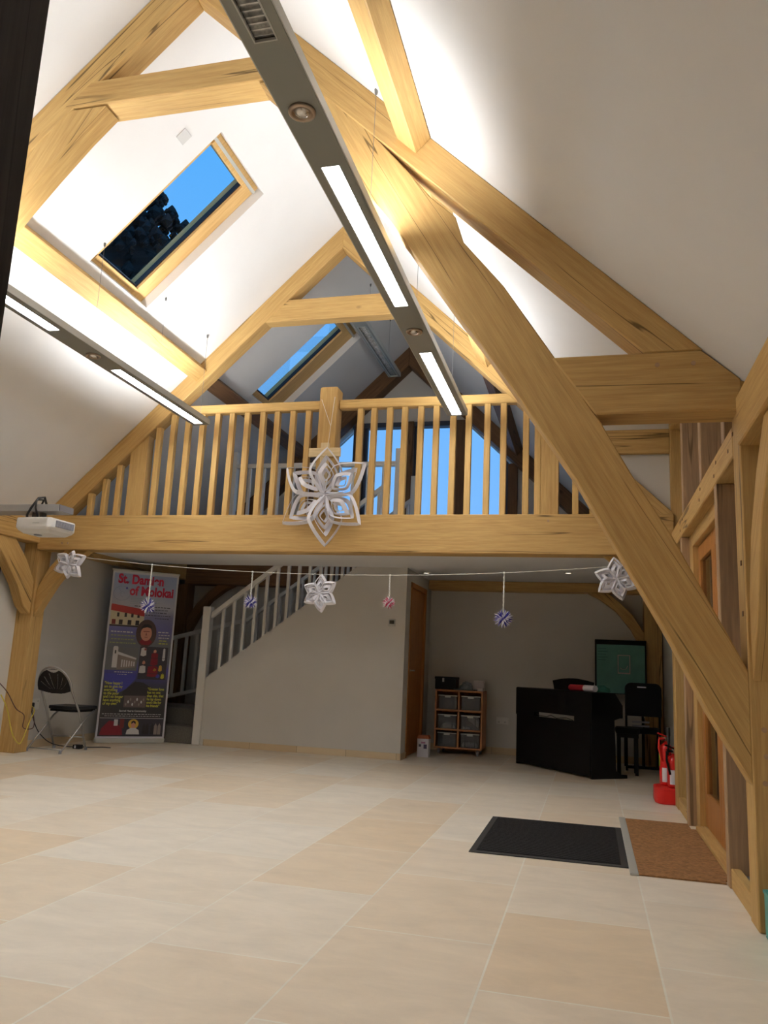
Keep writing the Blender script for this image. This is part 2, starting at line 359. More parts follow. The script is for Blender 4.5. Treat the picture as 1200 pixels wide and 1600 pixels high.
# ------------------------------------------------------------------ windows
def mull(g, x, y0, y1, w, z0, z1): g.box(x - w / 2, y0, z0, x + w / 2, y1, z1)
w1 = bpy.data.objects.new('window_1', None); COL.objects.link(w1); w1.location = (RX, YB, GAL); w1['kind'] = 'structure'
WFR = mat('dark_window_frame', srgb(58, 66, 82), .5)
for k, x in enumerate((-4.0, -3.27, -2.52, -1.77, -1.03)):
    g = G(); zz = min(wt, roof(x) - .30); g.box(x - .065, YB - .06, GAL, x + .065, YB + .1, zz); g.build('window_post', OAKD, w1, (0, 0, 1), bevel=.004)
g = G(); g.box(kx - .05, YB - .03, wt - .07, kx2 + .05, YB + .1, wt + .0); g.build('window_head', WFR, w1)
g = G(); g.box(wa, YB - .02, GAL, wb, YB + .1, GAL + .08); g.build('window_sill', WFR, w1)
for a, b in ((-4.0, -3.27), (-3.27, -2.52), (-2.52, -1.77), (-1.77, -1.03)):
    a += .065; b -= .065; zt = lambda x: min(wt - .06, roof(x) - .33)
    fr = G(); 
    for xx, s_ in ((a, 1), (b, -1)): fr.prism([(xx, GAL + .08), (xx + s_ * .045, GAL + .08), (xx + s_ * .045, zt(xx + s_ * .045)), (xx, zt(xx))], 'xz', YB + .02, YB + .08)
    f = fr.build('window_frame', WFR, w1)
    pts = [(a, GAL + .08), (b, GAL + .08), (b, zt(b))]
    if zt(a) != zt(b):
        for q in (kx, kx2):
            if a < q < b: pts.append((q, wt - .06))
    pts.append((a, zt(a)))
    g = G(); g.prism(pts, 'xz', YB + .045, YB + .052); g.build('pane', GLASS, f)
def roof_window(name, ys, gx0, gx1, gy0, gy1):
    w = bpy.data.objects.new(name, None); COL.objects.link(w); w.location = ((HA + HB) / 2, sum(ys) / 2, roof((HA + HB) / 2)); w['kind'] = 'structure'
    # frame lies in a plane parallel to the roof, .10-.20 beyond the lining
    def P(x, off): return (x - SL / nl * off, roof(x) + off / nl)
    def bar(g, xa, xb, ya, yb, o0, o1):
        g.prism([P(xa, o0), P(xb, o0), P(xb, o1), P(xa, o1)], 'xz', ya, yb)
    u = -.083
    fr = G(); a, b = HA, HB
    bar(fr, a, b, ys[0], gy0, .09, .20); bar(fr, a, b, gy1, ys[1], .09, .20); bar(fr, a, gx0 - u, gy0, gy1, .09, .2); bar(fr, gx1 - u, b, gy0, gy1, .09, .2)
    f = fr.build('window_frame', PINE, w, (SL, 0, 1), bevel=.004)
    s_ = G(); bar(s_, gx0 - u - .03, gx0 - u, gy0 - .02, gy1 + .02, .078, .09); bar(s_, gx1 - u, gx1 - u + .03, gy0 - .02, gy1 + .02, .07, .09); bar(s_, gx0 - u, gx1 - u, gy1, gy1 + .03, .075, .09)
    s_.build('sash', PINE, w, (SL, 0, 1), bevel=.003)
    v = G(); bar(v, b - .055, b - .035, ys[0] + .03, ys[1] - .03, .05, .09); v.build('vent_bar', GREYL, w, (0, 1, 0), bevel=.003)
    k = G(); bar(k, gx0 - u, gx1 - u, gy1 - .012, gy1, .10, .14); bar(k, gx0 - u, gx0 - u + .012, gy0, gy1, .10, .14); k.build('gasket', PLASTB, w)
    p = G(); bar(p, gx0 - u, gx1 - u, gy0, gy1, .125, .131); p.build('pane', GLASS, w)
roof_window('window_2', sky1, -4.02, -3.065, 5.36, 5.955)
roof_window('window_3', sky2, -4.02, -3.09, 8.66, 9.10)

# ------------------------------------------------------------------ trusses
def rafter(t, side, y0, y1, m, zb, depth=.19, ztop=0.0):
    """sloping principal under the roof lining, clipped level at zb"""
    dv = depth * nl
    xa = RX; x0 = RX + side * (RZ - zb) / SL          # where the top meets level zb
    x1 = RX + side * (RZ - dv - zb) / SL
    pts = [(xa, RZ - .001), (x0, zb), (x1, zb), (xa, RZ - dv)]
    g = G(); g.prism(pts, 'xz', y0, y1); return g.build('rafter', m, t, (side, 0, -SL), bevel=.006)
def pegs(t, pts, y, r=.012):
    for x, z in pts:
        g = G(); g.lathe((x, y - .004, z), [(r, 0), (r * .9, .03)], 10, 'y'); g.build('peg', OAKS, t)
# front truss with the big sling braces
t1 = thing('roof_truss', 'oak roof truss nearest the camera with two long sling braces and a cut tie beam', 'roof truss', (RX, Y1 + .1, 0))
D1 = .19
for s_ in (1, -1): rafter(t1, s_, Y1, Y1 + .18, OAK, 2.67, .195)
g = G(); g.prism([(-3.40, 4.60), (2 * RX + 3.40, 4.60), (2 * RX + 3.20, 4.78), (-3.20, 4.78)], 'xz', Y1 - .001, Y1 + .19); g.build('collar', OAK, t1, bevel=.006)
up = [(-1.72, 4.59), (-1.60, 4.52), (-1.198, 4.083), (-1.023, 3.873), (-0.866, 3.672), (-0.722, 3.535), (-0.672, 3.376), (-0.449, 3.099), (-0.177, 2.675), (0.049, 2.323), (0.197, 2.045), (0.381, 1.735), (0.56, 1.38), (0.701, 1.103)]
lo = [(-1.99, 4.59), (-1.82, 4.42), (-1.60, 4.17), (-1.40, 3.93), (-1.288, 3.785), (-1.165, 3.63), (-1.01, 3.42), (-0.924, 3.29), (-0.68, 2.93), (-0.567, 2.775), (-0.336, 2.43), (-0.067, 2.015), (0.115, 1.685), (0.288, 1.375), (0.371, 1.222), (0.519, 0.915), (0.701, 0.600)]
for s_ in (1, -1):
    q = [(x if s_ > 0 else 2 * RX - x - .012, z) for x, z in up + lo[::-1]]
    g = G(); g.prism(q, 'xz', Y1 + .006, Y1 + .165); g.build('sling_brace', OAK, t1, (s_ * .58, 0, -1), bevel=.006)
    q = [(-.19, 2.668), (.54, 2.668), (XR + .02, roof(XR + .02)), (XR + .02, 2.352), (.03, 2.352)]
    q = [(x if s_ > 0 else 2 * RX - x, z) for x, z in q]
    g = G(); g.prism(q, 'xz', Y1 - .004, Y1 + .2); g.build('tie_beam', OAK, t1, bevel=.008)
    xa, xb = (XR, XR + .2) if s_ > 0 else (XL - .2, XL)
    g = G(); g.box(xa, Y1, 0, xb, Y1 + .18, 2.5); g.build('post', OAK, t1, (0, 0, 1), bevel=.006)
pegs(t1, [(XR + .055, .85), (XR + .06, .735), (XR + .05, .62)], Y1)
pegs(t1, [(.33, 2.60), (.50, 2.60)], Y1 - .004)
for z in (1.60, 1.36):
    g = G(); g.box(XR - .004, 4.06, z, XR + .01, 4.085, z + .024); g.build('peg', OAKD, t1)

# gallery truss
t2 = thing('roof_truss', 'oak roof truss standing on the gallery edge, carrying the gallery beam', 'roof truss', (RX, Y2 + .1, 0))
for s_ in (1, -1): rafter(t2, s_, Y2, Y2 + .17, OAK, GAL, .185)
g = G(); g.prism([(-3.46, 4.59), (2 * RX + 3.46, 4.59), (2 * RX + 3.22, 4.83), (-3.22, 4.83)], 'xz', Y2 + .01, Y2 + .15); g.build('collar', OAK, t2, bevel=.006)
g = G(); g.box(XL - .02, Y2 - .03, 2.12, XR + .02, Y2 + .18, GAL + .003); g.build('gallery_beam', OAK, t2, bevel=.008)
for xa, xb in ((-4.80, -4.60), (-.45, -.28)):
    xt = xa if xa < RX else xb
    g = G(); g.prism([(xa, GAL), (xb, GAL), (xb, roof(xb) - .25), (xa, roof(xa) - .25)], 'xz', Y2 + .03, Y2 + .15); g.build('strut', OAK, t2, (0, 0, 1), bevel=.005)
for s_ in (1, -1):
    xa, xb = (XR, XR + .2) if s_ > 0 else (XL - .2, XL)
    g = G(); g.box(xa, Y2, 0, xb, Y2 + .2, 3.37 if s_ > 0 else 2.5); g.build('post', OAK, t2, (0, 0, 1), bevel=.006)
    q = [(-5.74, 1.40), (-5.74, 1.70), (-5.62, 1.93), (-5.45, 2.125), (-5.16, 2.125), (-5.36, 1.97), (-5.53, 1.76), (-5.65, 1.56)]
    q = [(x - .02 if s_ < 0 else 2 * RX - x + .0, z) for x, z in q]
    g = G(); g.prism(q, 'xz', Y2 + .03, Y2 + .14); g.build('brace', OAK, t2, (-s_, 0, 1), bevel=.005)
g = G(); g.box(.1, Y2 + .0, 3.06, XR, Y2 + .14, 3.285); g.build('dormer_rail', OAK, t2, bevel=.005)
pegs(t2, [(-5.47, 2.19), (-5.40, 2.19), (.30, 2.19), (.37, 2.19), (-4.7, 2.43), (-.37, 2.43)], Y2 - .03)

# rear truss against the gable
t3 = thing('roof_truss', 'dark brown oak truss against the far gable wall around the tall window', 'roof truss', (RX, 10.74, 0))
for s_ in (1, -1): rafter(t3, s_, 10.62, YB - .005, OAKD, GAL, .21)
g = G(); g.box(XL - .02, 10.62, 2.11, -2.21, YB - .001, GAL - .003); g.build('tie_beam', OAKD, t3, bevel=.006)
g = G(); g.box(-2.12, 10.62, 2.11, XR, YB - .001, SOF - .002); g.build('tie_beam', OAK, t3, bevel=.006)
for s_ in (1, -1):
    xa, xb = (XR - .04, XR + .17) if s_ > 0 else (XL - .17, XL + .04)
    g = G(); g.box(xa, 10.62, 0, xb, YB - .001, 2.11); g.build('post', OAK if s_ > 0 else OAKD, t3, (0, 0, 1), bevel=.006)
    q = [(.66, 1.34), (.66, 1.62), (.52, 1.84), (.36, 2.0), (.22, 2.11), (-.04, 2.11), (.12, 2.03), (.32, 1.88), (.50, 1.65)]
    q = [(x if s_ > 0 else 2 * RX - x, z) for x, z in q]
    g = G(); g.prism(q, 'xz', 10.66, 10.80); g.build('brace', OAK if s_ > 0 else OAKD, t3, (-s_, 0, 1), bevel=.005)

# purlins (rectangular, square to the slope)
def purlin(side, cx, y0, y1, m, label):
    t = .125; w = .165
    n = Vector((side * SL, 0, 1)) / nl; u = Vector((1, 0, -side * SL)) / nl
    c = Vector((cx, 0, roof(cx))) - n * .001
    pts = [c + u * w / 2, c - u * w / 2, c - u * w / 2 - n * t, c + u * w / 2 - n * t]
    g = G(); g.prism([(p.x, p.z) for p in pts], 'xz', y0, y1); o = g.build('purlin', m, axis=(0, 1, 0), bevel=.006); tag(o, label, 'roof beam', 'purlins'); return o
CX = RX + 1.575
for s_, nm in ((1, 'right'), (-1, 'left')):
    cx = RX + s_ * 1.59
    purlin(s_, cx, -3.1, Y1, OAK, 'oak purlin under the %s roof slope in front of the nearest truss' % nm)
    purlin(s_, cx, Y1 + .18, Y2, OAK, 'oak purlin under the %s roof slope between the two lit trusses' % nm)
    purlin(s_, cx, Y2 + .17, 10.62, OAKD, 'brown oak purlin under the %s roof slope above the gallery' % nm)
# wall plates and their braces
def plate(x0, x1, y0, y1, z0, z1, label):
    g = G(); g.box(x0, y0, z0, x1, y1, z1); return tag(g.build('wall_plate', OAK, axis=(0, 1, 0), bevel=.007), label, 'roof beam')
plate(XR - .01, WR, -3.0, Y1, 2.17, 2.415, 'oak wall plate running from the near right post toward the camera')
plate(WL, XL + .01, Y1 + .18, Y2 - .0, 2.19, 2.43, 'oak wall plate on the left wall between the front post and the gallery post')
plate(WL, XL + .0, Y2 + .2, 10.62, 2.17, 2.43, 'oak wall plate on the left wall beyond the gallery post')
plate(WL, XL + .0, -3.0, Y1, 2.19, 2.43, 'oak wall plate on the left wall nearest the camera')
def wbrace(x0, x1, pts, label):
    g = G(); g.prism(pts, 'yz', x0, x1); return tag(g.build('knee_brace', OAK, axis=(0, -1, 1), bevel=.005), label, 'timber brace')
wbrace(XR + .015, XR + .13, [(4.0, 1.06), (4.0, 1.42), (3.90, 1.72), (3.72, 1.98), (3.52, 2.17), (3.20, 2.17), (3.45, 1.99), (3.64, 1.79), (3.74, 1.58), (3.86, 1.28)], 'curved oak brace rising from the near right post to the wall plate')
wbrace(XL - .14, XL - .02, [(7.35, 1.43), (7.35, 1.78), (7.20, 1.99), (6.99, 2.19), (6.62, 2.19), (6.86, 1.97), (7.10, 1.72), (7.24, 1.5)], 'oak brace on the left wall rising from the gallery post to the wall plate')

# ------------------------------------------------------------------ glazed oak screen in the right wall
sc = thing('oak_screen', 'oak stud screen with glazed door in the right wall behind the brown doormat', 'timber screen', (XR + .1, 5.7, 0))
g = G(); g.box(XR - .002, Y1 + .18, 2.165, XR + .16, Y2, 2.325); g.build('rail', OAK, sc, (0, 1, 0), bevel=.006)
g = G(); g.box(XR - .0, Y1 + .18, 3.27, XR + .18, Y2, 3.43); g.build('rail', OAK, sc, (0, 1, 0), bevel=.006)
for y0, w in ((4.765, .085), (6.60, .09)):
    g = G(); g.box(XR, y0, 0, XR + .2, y0 + w, 2.165); g.build('stud', OAKS, sc, (0, 0, 1), bevel=.005)
for y0 in (4.44, 5.37, 6.40):
    g = G(); g.box(XR, y0, 2.325, XR + .2, y0 + .09, 3.27); g.build('stud', OAKS, sc, (0, 0, 1), bevel=.005)
for k in range(4):
    pass
for y, z in ((4.16, 2.27), (4.30, 2.22), (4.72, 2.27), (4.80, 2.21), (5.40, 2.27), (5.46, 2.21), (6.45, 2.27), (6.62, 2.21)):
    g = G(); g.box(XR - .005, y, z, XR + .01, y + .018, z + .018); g.build('peg', OAKD, sc)
for ya, yb in ((4.18, 4.765), (6.69, Y2)):
    g = G(); g.box(XR + .01, ya, 0, XR + .06, yb, .10); g.build('sole_plate', OAK, sc, (0, 1, 0), bevel=.004)
    g = G(); g.box(XR + .06, ya, .0, 1.05, yb, .07); g.build('sill', SLATE, sc, (0, 1, 0))
    g = G(); g.box(XR + .15, ya, .07, XR + .156, yb, 2.165); g.build('pane', GLASSD, sc)
g = G(); g.box(XR + .15, Y1 + .18, 2.325, XR + .156, Y2, 3.27); g.build('pane', GLASSD, sc)
# door frame and leaves
dr = thing('glazed_door', 'orange-brown timber door with tall glass pane in the right wall', 'door', (XR + .13, 5.7, 0))
for y0 in (6.42, 4.85):
    g = G(); g.box(XR + .06, y0, 0, XR + .19, y0 + (.18 if y0 > 5 else .05), 2.165); g.build('door_frame', OAK, dr, (0, 0, 1), bevel=.004)
g = G(); g.box(XR + .06, 4.90, 2.06, XR + .19, 6.42, 2.165); g.build('door_frame', OAK, dr, (0, 1, 0), bevel=.004)
g = G(); g.box(XR + .03, 4.90, 0, XR + .19, 6.42, .035); g.build('threshold', OAK, dr, (0, 1, 0), bevel=.004)
for ya, yb in ((5.66, 6.42), (4.90, 5.655)):
    lf = G(); x0, x1 = XR + .10, XR + .15
    lf.box(x0, ya, .04, x1, ya + .09, 2.055); lf.box(x0, yb - .09, .04, x1, yb, 2.055); lf.box(x0, ya + .09, .04, x1, yb - .09, .27); lf.box(x0, ya + .09, 1.94, x1, yb - .09, 2.055)
    L = lf.build('door_leaf', DOORW, dr, (0, 0, 1), bevel=.003)
    g = G(); g.box(x0 + .02, ya + .09, .27, x0 + .03, yb - .09, 1.94); g.build('pane', GLASSD, L)
g = G(); g.tube([(XR + .10, 5.72, 1.05), (XR + .05, 5.72, 1.05), (XR + .05, 5.84, 1.05)], .009, 8); g.build('door_handle', CHROME, dr, smooth=True)
# added board screen outside: hides the sky, stands in for door-glass reflections
g = G()
for k in range(26): g.box(2.0 + .006 * (k % 2), 2.6 + k * .22, -.02, 2.06 + .006 * (k % 2), 2.6 + k * .22 + .21, 3.6)
g.box(1.0, 2.6, 3.55, 2.1, 8.3, 3.65)
g.build('wall_added_screen', BOARDS, kind='structure', axis=(0, 0, 1))

# ------------------------------------------------------------------ gallery balustrade
gb = thing('gallery_balustrade', 'oak balustrade along the gallery edge above the big beam', 'balustrade', (RX, Y2, GAL))
YR = Y2 + .02
g = G(); g.box(-4.20, YR - .01, 3.595, -2.655, YR + .08, 3.69); g.build('handrail', OAKL, gb, bevel=.008)
g = G(); g.box(-2.46, YR - .01, 3.595, -.60, YR + .08, 3.69); g.build('handrail', OAKL, gb, bevel=.008)
g = G(); g.prism([(-2.655, GAL), (-2.465, GAL), (-2.465, 3.80), (-2.475, 3.815), (-2.645, 3.815), (-2.655, 3.80)], 'xz', Y2 - .04, Y2 + .13); g.build('newel_post', OAK, gb, (0, 0, 1), bevel=.006)
BX = [-5.266, -5.102, -4.946, -4.519, -4.354, -4.184, -4.015, -3.841, -3.675, -3.504, -3.328, -3.168, -2.995, -2.825, -2.271, -2.128, -1.966, -1.812, -1.648, -1.492, -1.324, -1.171, -.989, -.833, -.644, -.509, -.163, -.01]
for x in BX:
    x0, x1 = x + .005, x + .062
    zt = min(3.60, roof(x0 if x < RX else x1) - .25)
    if x == -.644: x0, x1 = x + .03, x + .087
    if zt < GAL + .05: continue
    g = G(); g.box(x0, YR + .005, GAL, x1, YR + .065, zt); g.build('baluster', OAKL, gb, (0, 0, 1), bevel=.003)
# small cross fixed to the newel
c = thing('wooden_cross', 'pale wooden cross fixed to the gallery newel behind the large paper snowflake', 'cross', (-2.56, Y2 - .06, 2.85))
g = G(); g.box(-2.605, Y2 - .065, 2.72, -2.515, Y2 - .041, 3.22); g.build('upright', PALEW, c, (0, 0, 1), bevel=.003)
g = G(); g.box(-2.725, Y2 - .07, 3.075, -2.395, Y2 - .045, 3.165); g.build('crossbar', PALEW, c, bevel=.003)

# ------------------------------------------------------------------ staircase
stt = thing('staircase', 'grey carpeted staircase with white balustrades rising behind the sloping wall', 'staircase', (-4.7, 9.8, 0))
g = G(); g.box(WL, 9.36, 0, -4.70, 9.66, .20); g.build('step', CARPET, stt, bevel=.01)
g = G(); g.box(WL, 9.66, 0, -4.70, 9.96, .40); g.build('step', CARPET, stt, bevel=.01)
g = G(); g.box(WL, 9.96, 0, -4.70, 10.42, .42); g.build('landing', CARPET, stt, bevel=.01)
n = 11; run = 2.45 / 10; rise = (GAL - .42) / n
for k in range(n - 1):
    x = -4.70 + k * run; z = .42 + rise * (k + 1)
    g = G(); g.box(x, SW + .071, z - rise, x + run + .02, 10.38, z); g.build('step', CARPET, stt, bevel=.008)
g = G(); g.prism([(-4.75, .42), (-4.70, .80), (-2.25, 2.66), (-2.25, 2.36)], 'xz', 10.38, 10.42); g.build('string', WHITEP, stt)
g = G(); g.prism([(-4.75, 0), (-2.25, 0), (-2.25, 2.2), (-4.75, .4)], 'xz', 10.40, 10.44); g.build('under_stair_panel', WALLM, stt)
# front balustrade
slo = lambda x: .815 + (x + 4.66) * st
g = G(); g.box(-4.765, SW - .03, 0, -4.66, SW + .075, 1.70); g.build('newel_post', WHITEP, stt, (0, 0, 1), bevel=.006)
def rail(g, xa, xb, f, y0, y1, h): g.prism([(xa, f(xa)), (xb, f(xb)), (xb, f(xb) + h), (xa, f(xa) + h)], 'xz', y0, y1)
rz = lambda x: 1.555 + (x + 4.66) * st
g = G(); rail(g, -4.66, -2.4, rz, SW - .0, SW + .06, .075); g.build('handrail', WHITEP, stt, (1, 0, st), bevel=.006)
xb = -4.52
while xb < -2.5:
    g = G(); g.box(xb, SW + .012, slo(xb) - .02, xb + .036, SW + .048, rz(xb) + .02)
    if slo(xb) < 2.25 or True: g.build('baluster', WHITEP, stt, (0, 0, 1), bevel=.002)
    xb += .1405
# back balustrade
rb = lambda x: 1.585 + (x + 4.61) * .745
g = G(); rail(g, -4.61, -2.3, rb, 10.36, 10.42, .06); g.build('handrail', WHITEP, stt, (1, 0, .745), bevel=.005)
rc = lambda x: 1.26 + (x + 5.85) * .262
g = G(); rail(g, -5.86, -4.60, rc, 10.36, 10.42, .055); g.build('handrail', WHITEP, stt, (1, 0, .26), bevel=.005)
rd = lambda x: .455 + (x + 5.85) * .24
g = G(); rail(g, -5.86, -4.70, rd, 10.36, 10.42, .05); g.build('bottom_rail', WHITEP, stt, (1, 0, .24), bevel=.004)
x = -5.72
while x < -4.66:
    g = G(); g.box(x, 10.372, rd(x) + .03, x + .036, 10.408, rc(x) + .02); g.build('baluster', WHITEP, stt, (0, 0, 1)); x += .165
x = -4.5
while x < -2.35:
    g = G(); g.box(x, 10.372, .80 + (x + 4.70) * .759 - .02, x + .034, 10.408, rb(x) + .02); g.build('baluster', WHITEP, stt, (0, 0, 1)); x += .16
# guard rail round the stair opening on the gallery
gr = thing('stair_guard', 'white painted guard rail around the stairwell on the gallery', 'balustrade', (-3.4, 9.33, GAL))
g = G(); g.box(-4.50, 9.30, 3.50, -2.33, 9.36, 3.56); g.build('handrail', WHITEP, gr, bevel=.005)
for x in (-4.55, -2.33):
    g = G(); g.box(x, 9.285, GAL, x + .09, 9.375, 3.72); g.build('newel_post', WHITEP, gr, (0, 0, 1), bevel=.005)
x = -4.30
while x < -2.4:
    g = G(); g.box(x, 9.315, GAL, x + .036, 9.351, 3.51); g.build('baluster', WHITEP, gr, (0, 0, 1)); x += .2
g = G(); g.box(WL, 9.30, GAL, -4.55, 9.36, 2.60); g.build('kerb', WHITEP, gr)
g = G(); rail(g, -3.1, -2.33, lambda x: 2.62 + (x + 3.1) * .86, 10.34, 10.40, .06); g.box(-2.36, 10.32, GAL, -2.27, 10.41, 3.62); g.build('sloping_handrail', WHITEP, gr, bevel=.004)

# ------------------------------------------------------------------ suspended luminaires
def luminaire(label, cx, zb, y0, y1, mods, spots, wires, w=.18, lens=.10, h=.055, wirez=None, group=None):
    t = thing('suspended_luminaire', label, 'light fitting', (cx, (y0 + y1) / 2, zb), group=group)
    g = G()
    # channel with slots: bottom face strips leave room for each lens
    ls = sorted(mods)
    g.box(cx - w / 2, y0, zb, cx - lens / 2, y1, zb + h); g.box(cx + lens / 2, y0, zb, cx + w / 2, y1, zb + h)
    yy = y0
    for a, b, on in ls:
        if a > yy: g.box(cx - lens / 2, yy, zb, cx + lens / 2, a, zb + h)
        yy = b
    if yy < y1: g.box(cx - lens / 2, yy, zb, cx + lens / 2, y1, zb + h)
    g.build('housing', GREYM, t, (0, 1, 0))
    for sgn in (-1, 1):
        q = G(); q.box(cx + sgn * (w / 2 + .001), y0, zb + .002, cx + sgn * (w / 2 + .006), y1, zb + h); q.build('side_trim', GREYL, t, (0, 1, 0))
    for a, b, on in ls:
        if on:
            q = G(); q.box(cx - lens / 2 + .002, a + .004, zb + .008, cx + lens / 2 - .002, b - .004, zb + .014); o = q.build('lit_lens', TUBEON, t); o['label'] = 'glowing white lens'
            q = G(); q.box(cx - w / 2 + .02, a + .02, zb + h - .004, cx + w / 2 - .02, b - .02, zb + h + .002); q.build('uplight_lens', TUBEUP, t)
        else:
            q = G(); q.box(cx - lens / 2, a, zb + .016, cx + lens / 2, b, zb + .03); q.build('reflector', MIRROR, t)
            q = G(); k = a
            while k < b: q.box(cx - lens / 2 + .004, k, zb + .004, cx + lens / 2 - .004, k + .0015, zb + .016); k += .03
            q.build('louvre', MIRROR, t)
        q = G(); f = .006
        q.box(cx - lens / 2, a, zb - .002, cx - lens / 2 + f, b, zb + .01); q.box(cx + lens / 2 - f, a, zb - .002, cx + lens / 2, b, zb + .01); q.box(cx - lens / 2, a, zb - .002, cx + lens / 2, a + f, zb + .01); q.box(cx - lens / 2, b - f, zb - .002, cx + lens / 2, b, zb + .01)
        q.build('lens_frame', GREYL, t)
    for y in spots:
        q = G(); q.lathe((cx, y, zb - .006), [(.060, .006), (.059, -.004), (.050, -.008), (.043, -.004), (.040, .005)], 28); r_ = q.build('spot_ring', BRONZE, t, smooth=True)
        q = G(); q.lathe((cx, y, zb - .012), [(.001, -.008), (.014, -.008), (.026, -.004), (.033, .004), (.037, .012), (.037, .018)], 14); q.build('spot_lamp', LENS, r_, smooth=True)
    for y in wires:
        zt = roof(cx) if wirez is None else wirez
        q = G(); q.tube([(cx, y, zb + h), (cx, y, zt)], .0016, 6); q.lathe((cx, y, zt - .03), [(.008, 0), (.012, .03)], 10); q.lathe((cx, y, zb + h), [(.010, 0), (.006, .03)], 10)
        q.build('suspension_wire', WIRE, t)
    return t
ZF = 3.39
luminaire('long grey suspended strip light running over the right side of the hall, nearest the camera', RX + 1.325, ZF, -3.0, 7.09, [(-1.38, .12, 0), (.95, 2.45, 0), (3.235, 4.765, 1), (5.555, 7.06, 1)], [.53, 2.85, 5.165], [-2.3, -.3, 1.62, 3.93, 5.2, 6.75])
luminaire('long grey suspended strip light under the left roof slope', RX - 1.325, ZF, -3.0, 7.12, [(-1.38, .12, 1), (.95, 2.45, 1), (3.235, 4.765, 1), (5.56, 7.06, 1)], [.53, 2.85, 5.25], [-2.3, -.3, 1.62, 3.93, 5.223, 6.219, 7.077])  # rearmost lit module, behind the camera, is added to fill the near floor
luminaire('short unlit strip light hanging under the ridge above the gallery', RX - .04, 4.92, 8.15, 9.97, [(8.33, 9.94, 0)], [], [8.6, 9.6], w=.16, lens=.11)
# recessed downlights under the gallery
for x, y, lb in ((-2.0, 9.82, 'small recessed downlight in the plaster beside the cupboard door'), (-.25, 9.60, 'small recessed downlight in the plaster above the piano')):
    t = thing('recessed_downlight', lb, 'light fitting', (x, y, SOF))
    g = G(); g.lathe((x, y, SOF - .006), [(.055, .006), (.052, 0), (.036, 0), (.034, .006)], 24); g.build('ring', GREYL, t, smooth=True)
    g = G(); g.lathe((x, y, SOF - .004), [(.0, 0), (.032, .0), (.032, .003)], 20); g.build('lamp', DLITE, t)
# ceiling sensor plate
c0 = Vector((-3.095, 5.005, roof(-3.095))); nn = Vector((SL, 0, -1)) / nl; uu = Vector((1, 0, SL)) / nl
g = G(); vs = []
for k, hgt in ((0, 0.0), (1, .012)):
    for a, b in ((-.05, -.05), (.05, -.05), (.05, .05), (-.05, .05)): vs.append(c0 + uu * a + Vector((0, b, 0)) + nn * hgt)
g.add(vs, [(0, 1, 2, 3), (7, 6, 5, 4), (0, 4, 5, 1), (1, 5, 6, 2), (2, 6, 7, 3), (3, 7, 4, 0)])
tag(g.build('blank_plate', mat('off_white_plate', srgb(205, 204, 202), .5), bevel=.003), 'small off-white square plate on the sloping ceiling above the near skylight', 'wall plate')

# ------------------------------------------------------------------ dark timber post close to the camera
g = G(); g.box(-1.26, .97, 0, -1.015, 1.125, 3.3)
tag(g.build('timber_post', DARKT, axis=(0, 0, 1), bevel=.006), 'dark stained timber post at the left edge, closest to the camera', 'post')

# ------------------------------------------------------------------ mats
t = thing('doormat', 'black ribbed doormat lying on the stone floor', 'doormat', (-.24, 5.6, 0))
g = G(); g.box(-.70, 4.985, .0005, .21, 6.22, .007); g.build('border', RUBBERE, t, bevel=.002)
g = G(); g.box(-.66, 5.03, .005, .165, 6.175, .011)
k = 5.035
while k < 6.17: g.box(-.655, k, .01, .16, k + .012, .0135); k += .024
g.build('ribbed_surface', RUBBER, t)
t = thing('doormat', 'brown coir mat set in the floor in front of the glazed door', 'doormat', (.5, 5.7, 0))
g = G(); g.box(.252, 4.84, .0005, XR - .002, 6.64, .009); g.box(XR - .002, 4.90, .0005, XR + .029, 6.42, .009); g.build('coir_pile', COIR, t)
g = G(); g.box(.205, 4.83, .0005, .251, 6.66, .012); g.build('edge_strip', GREYL, t, (0, 1, 0), bevel=.002)
t = thing('storage_crate', 'teal plastic crate at the right edge beside the near oak post', 'crate', (.79, 3.75, 0))
g = G(); x0, y0, x1, y1 = .715, 3.50, .865, 3.955
g.box(x0, y0, .0, x1, y1, .01); g.box(x0, y0, .01, x0 + .01, y1, .19); g.box(x1 - .01, y0, .01, x1, y1, .19); g.box(x0, y0, .01, x1, y0 + .01, .19); g.box(x0, y1 - .01, .01, x1, y1, .19)
g.build('body', mat('teal_plastic', srgb(70, 150, 140), .45), t, bevel=.004)
g = G(); g.box(x0 - .004, y0 - .004, .178, x0 + .004, y1 + .004, .19); g.box(x0 - .004, y1 - .004, .178, x1, y1 + .004, .19); g.build('rim', mat('teal_plastic_rim', srgb(82, 164, 152), .45), t)

# ------------------------------------------------------------------ whiteboard edge on the left wall
t = thing('wall_screen', 'dark framed screen on the left wall, only its rounded corner in view', 'screen', (WL + .06, 6.3, 1.1))
def rrect(y0, z0, y1, z1, r, n=5):
    pts = []
    for cy, cz, a0 in ((y1 - r, z1 - r, 0), (y0 + r, z1 - r, 90), (y0 + r, z0 + r, 180), (y1 - r, z0 + r, 270)):
        for k in range(n + 1):
            a = math.radians(a0 + 90 * k / n); pts.append((cy + r * math.cos(a), cz + r * math.sin(a)))
    return pts
g = G(); g.prism(rrect(5.2, 1.0, 6.96, 2.06, .04), 'yz', WL + .002, WL + .06); g.build('frame', mat('navy_frame', srgb(34, 36, 62), .4), t, bevel=.003)
g = G(); g.prism(rrect(5.25, 1.05, 6.91, 2.01, .02), 'yz', WL + .058, WL + .063); g.build('screen', mat('screen_surface', srgb(40, 44, 60), .25), t)

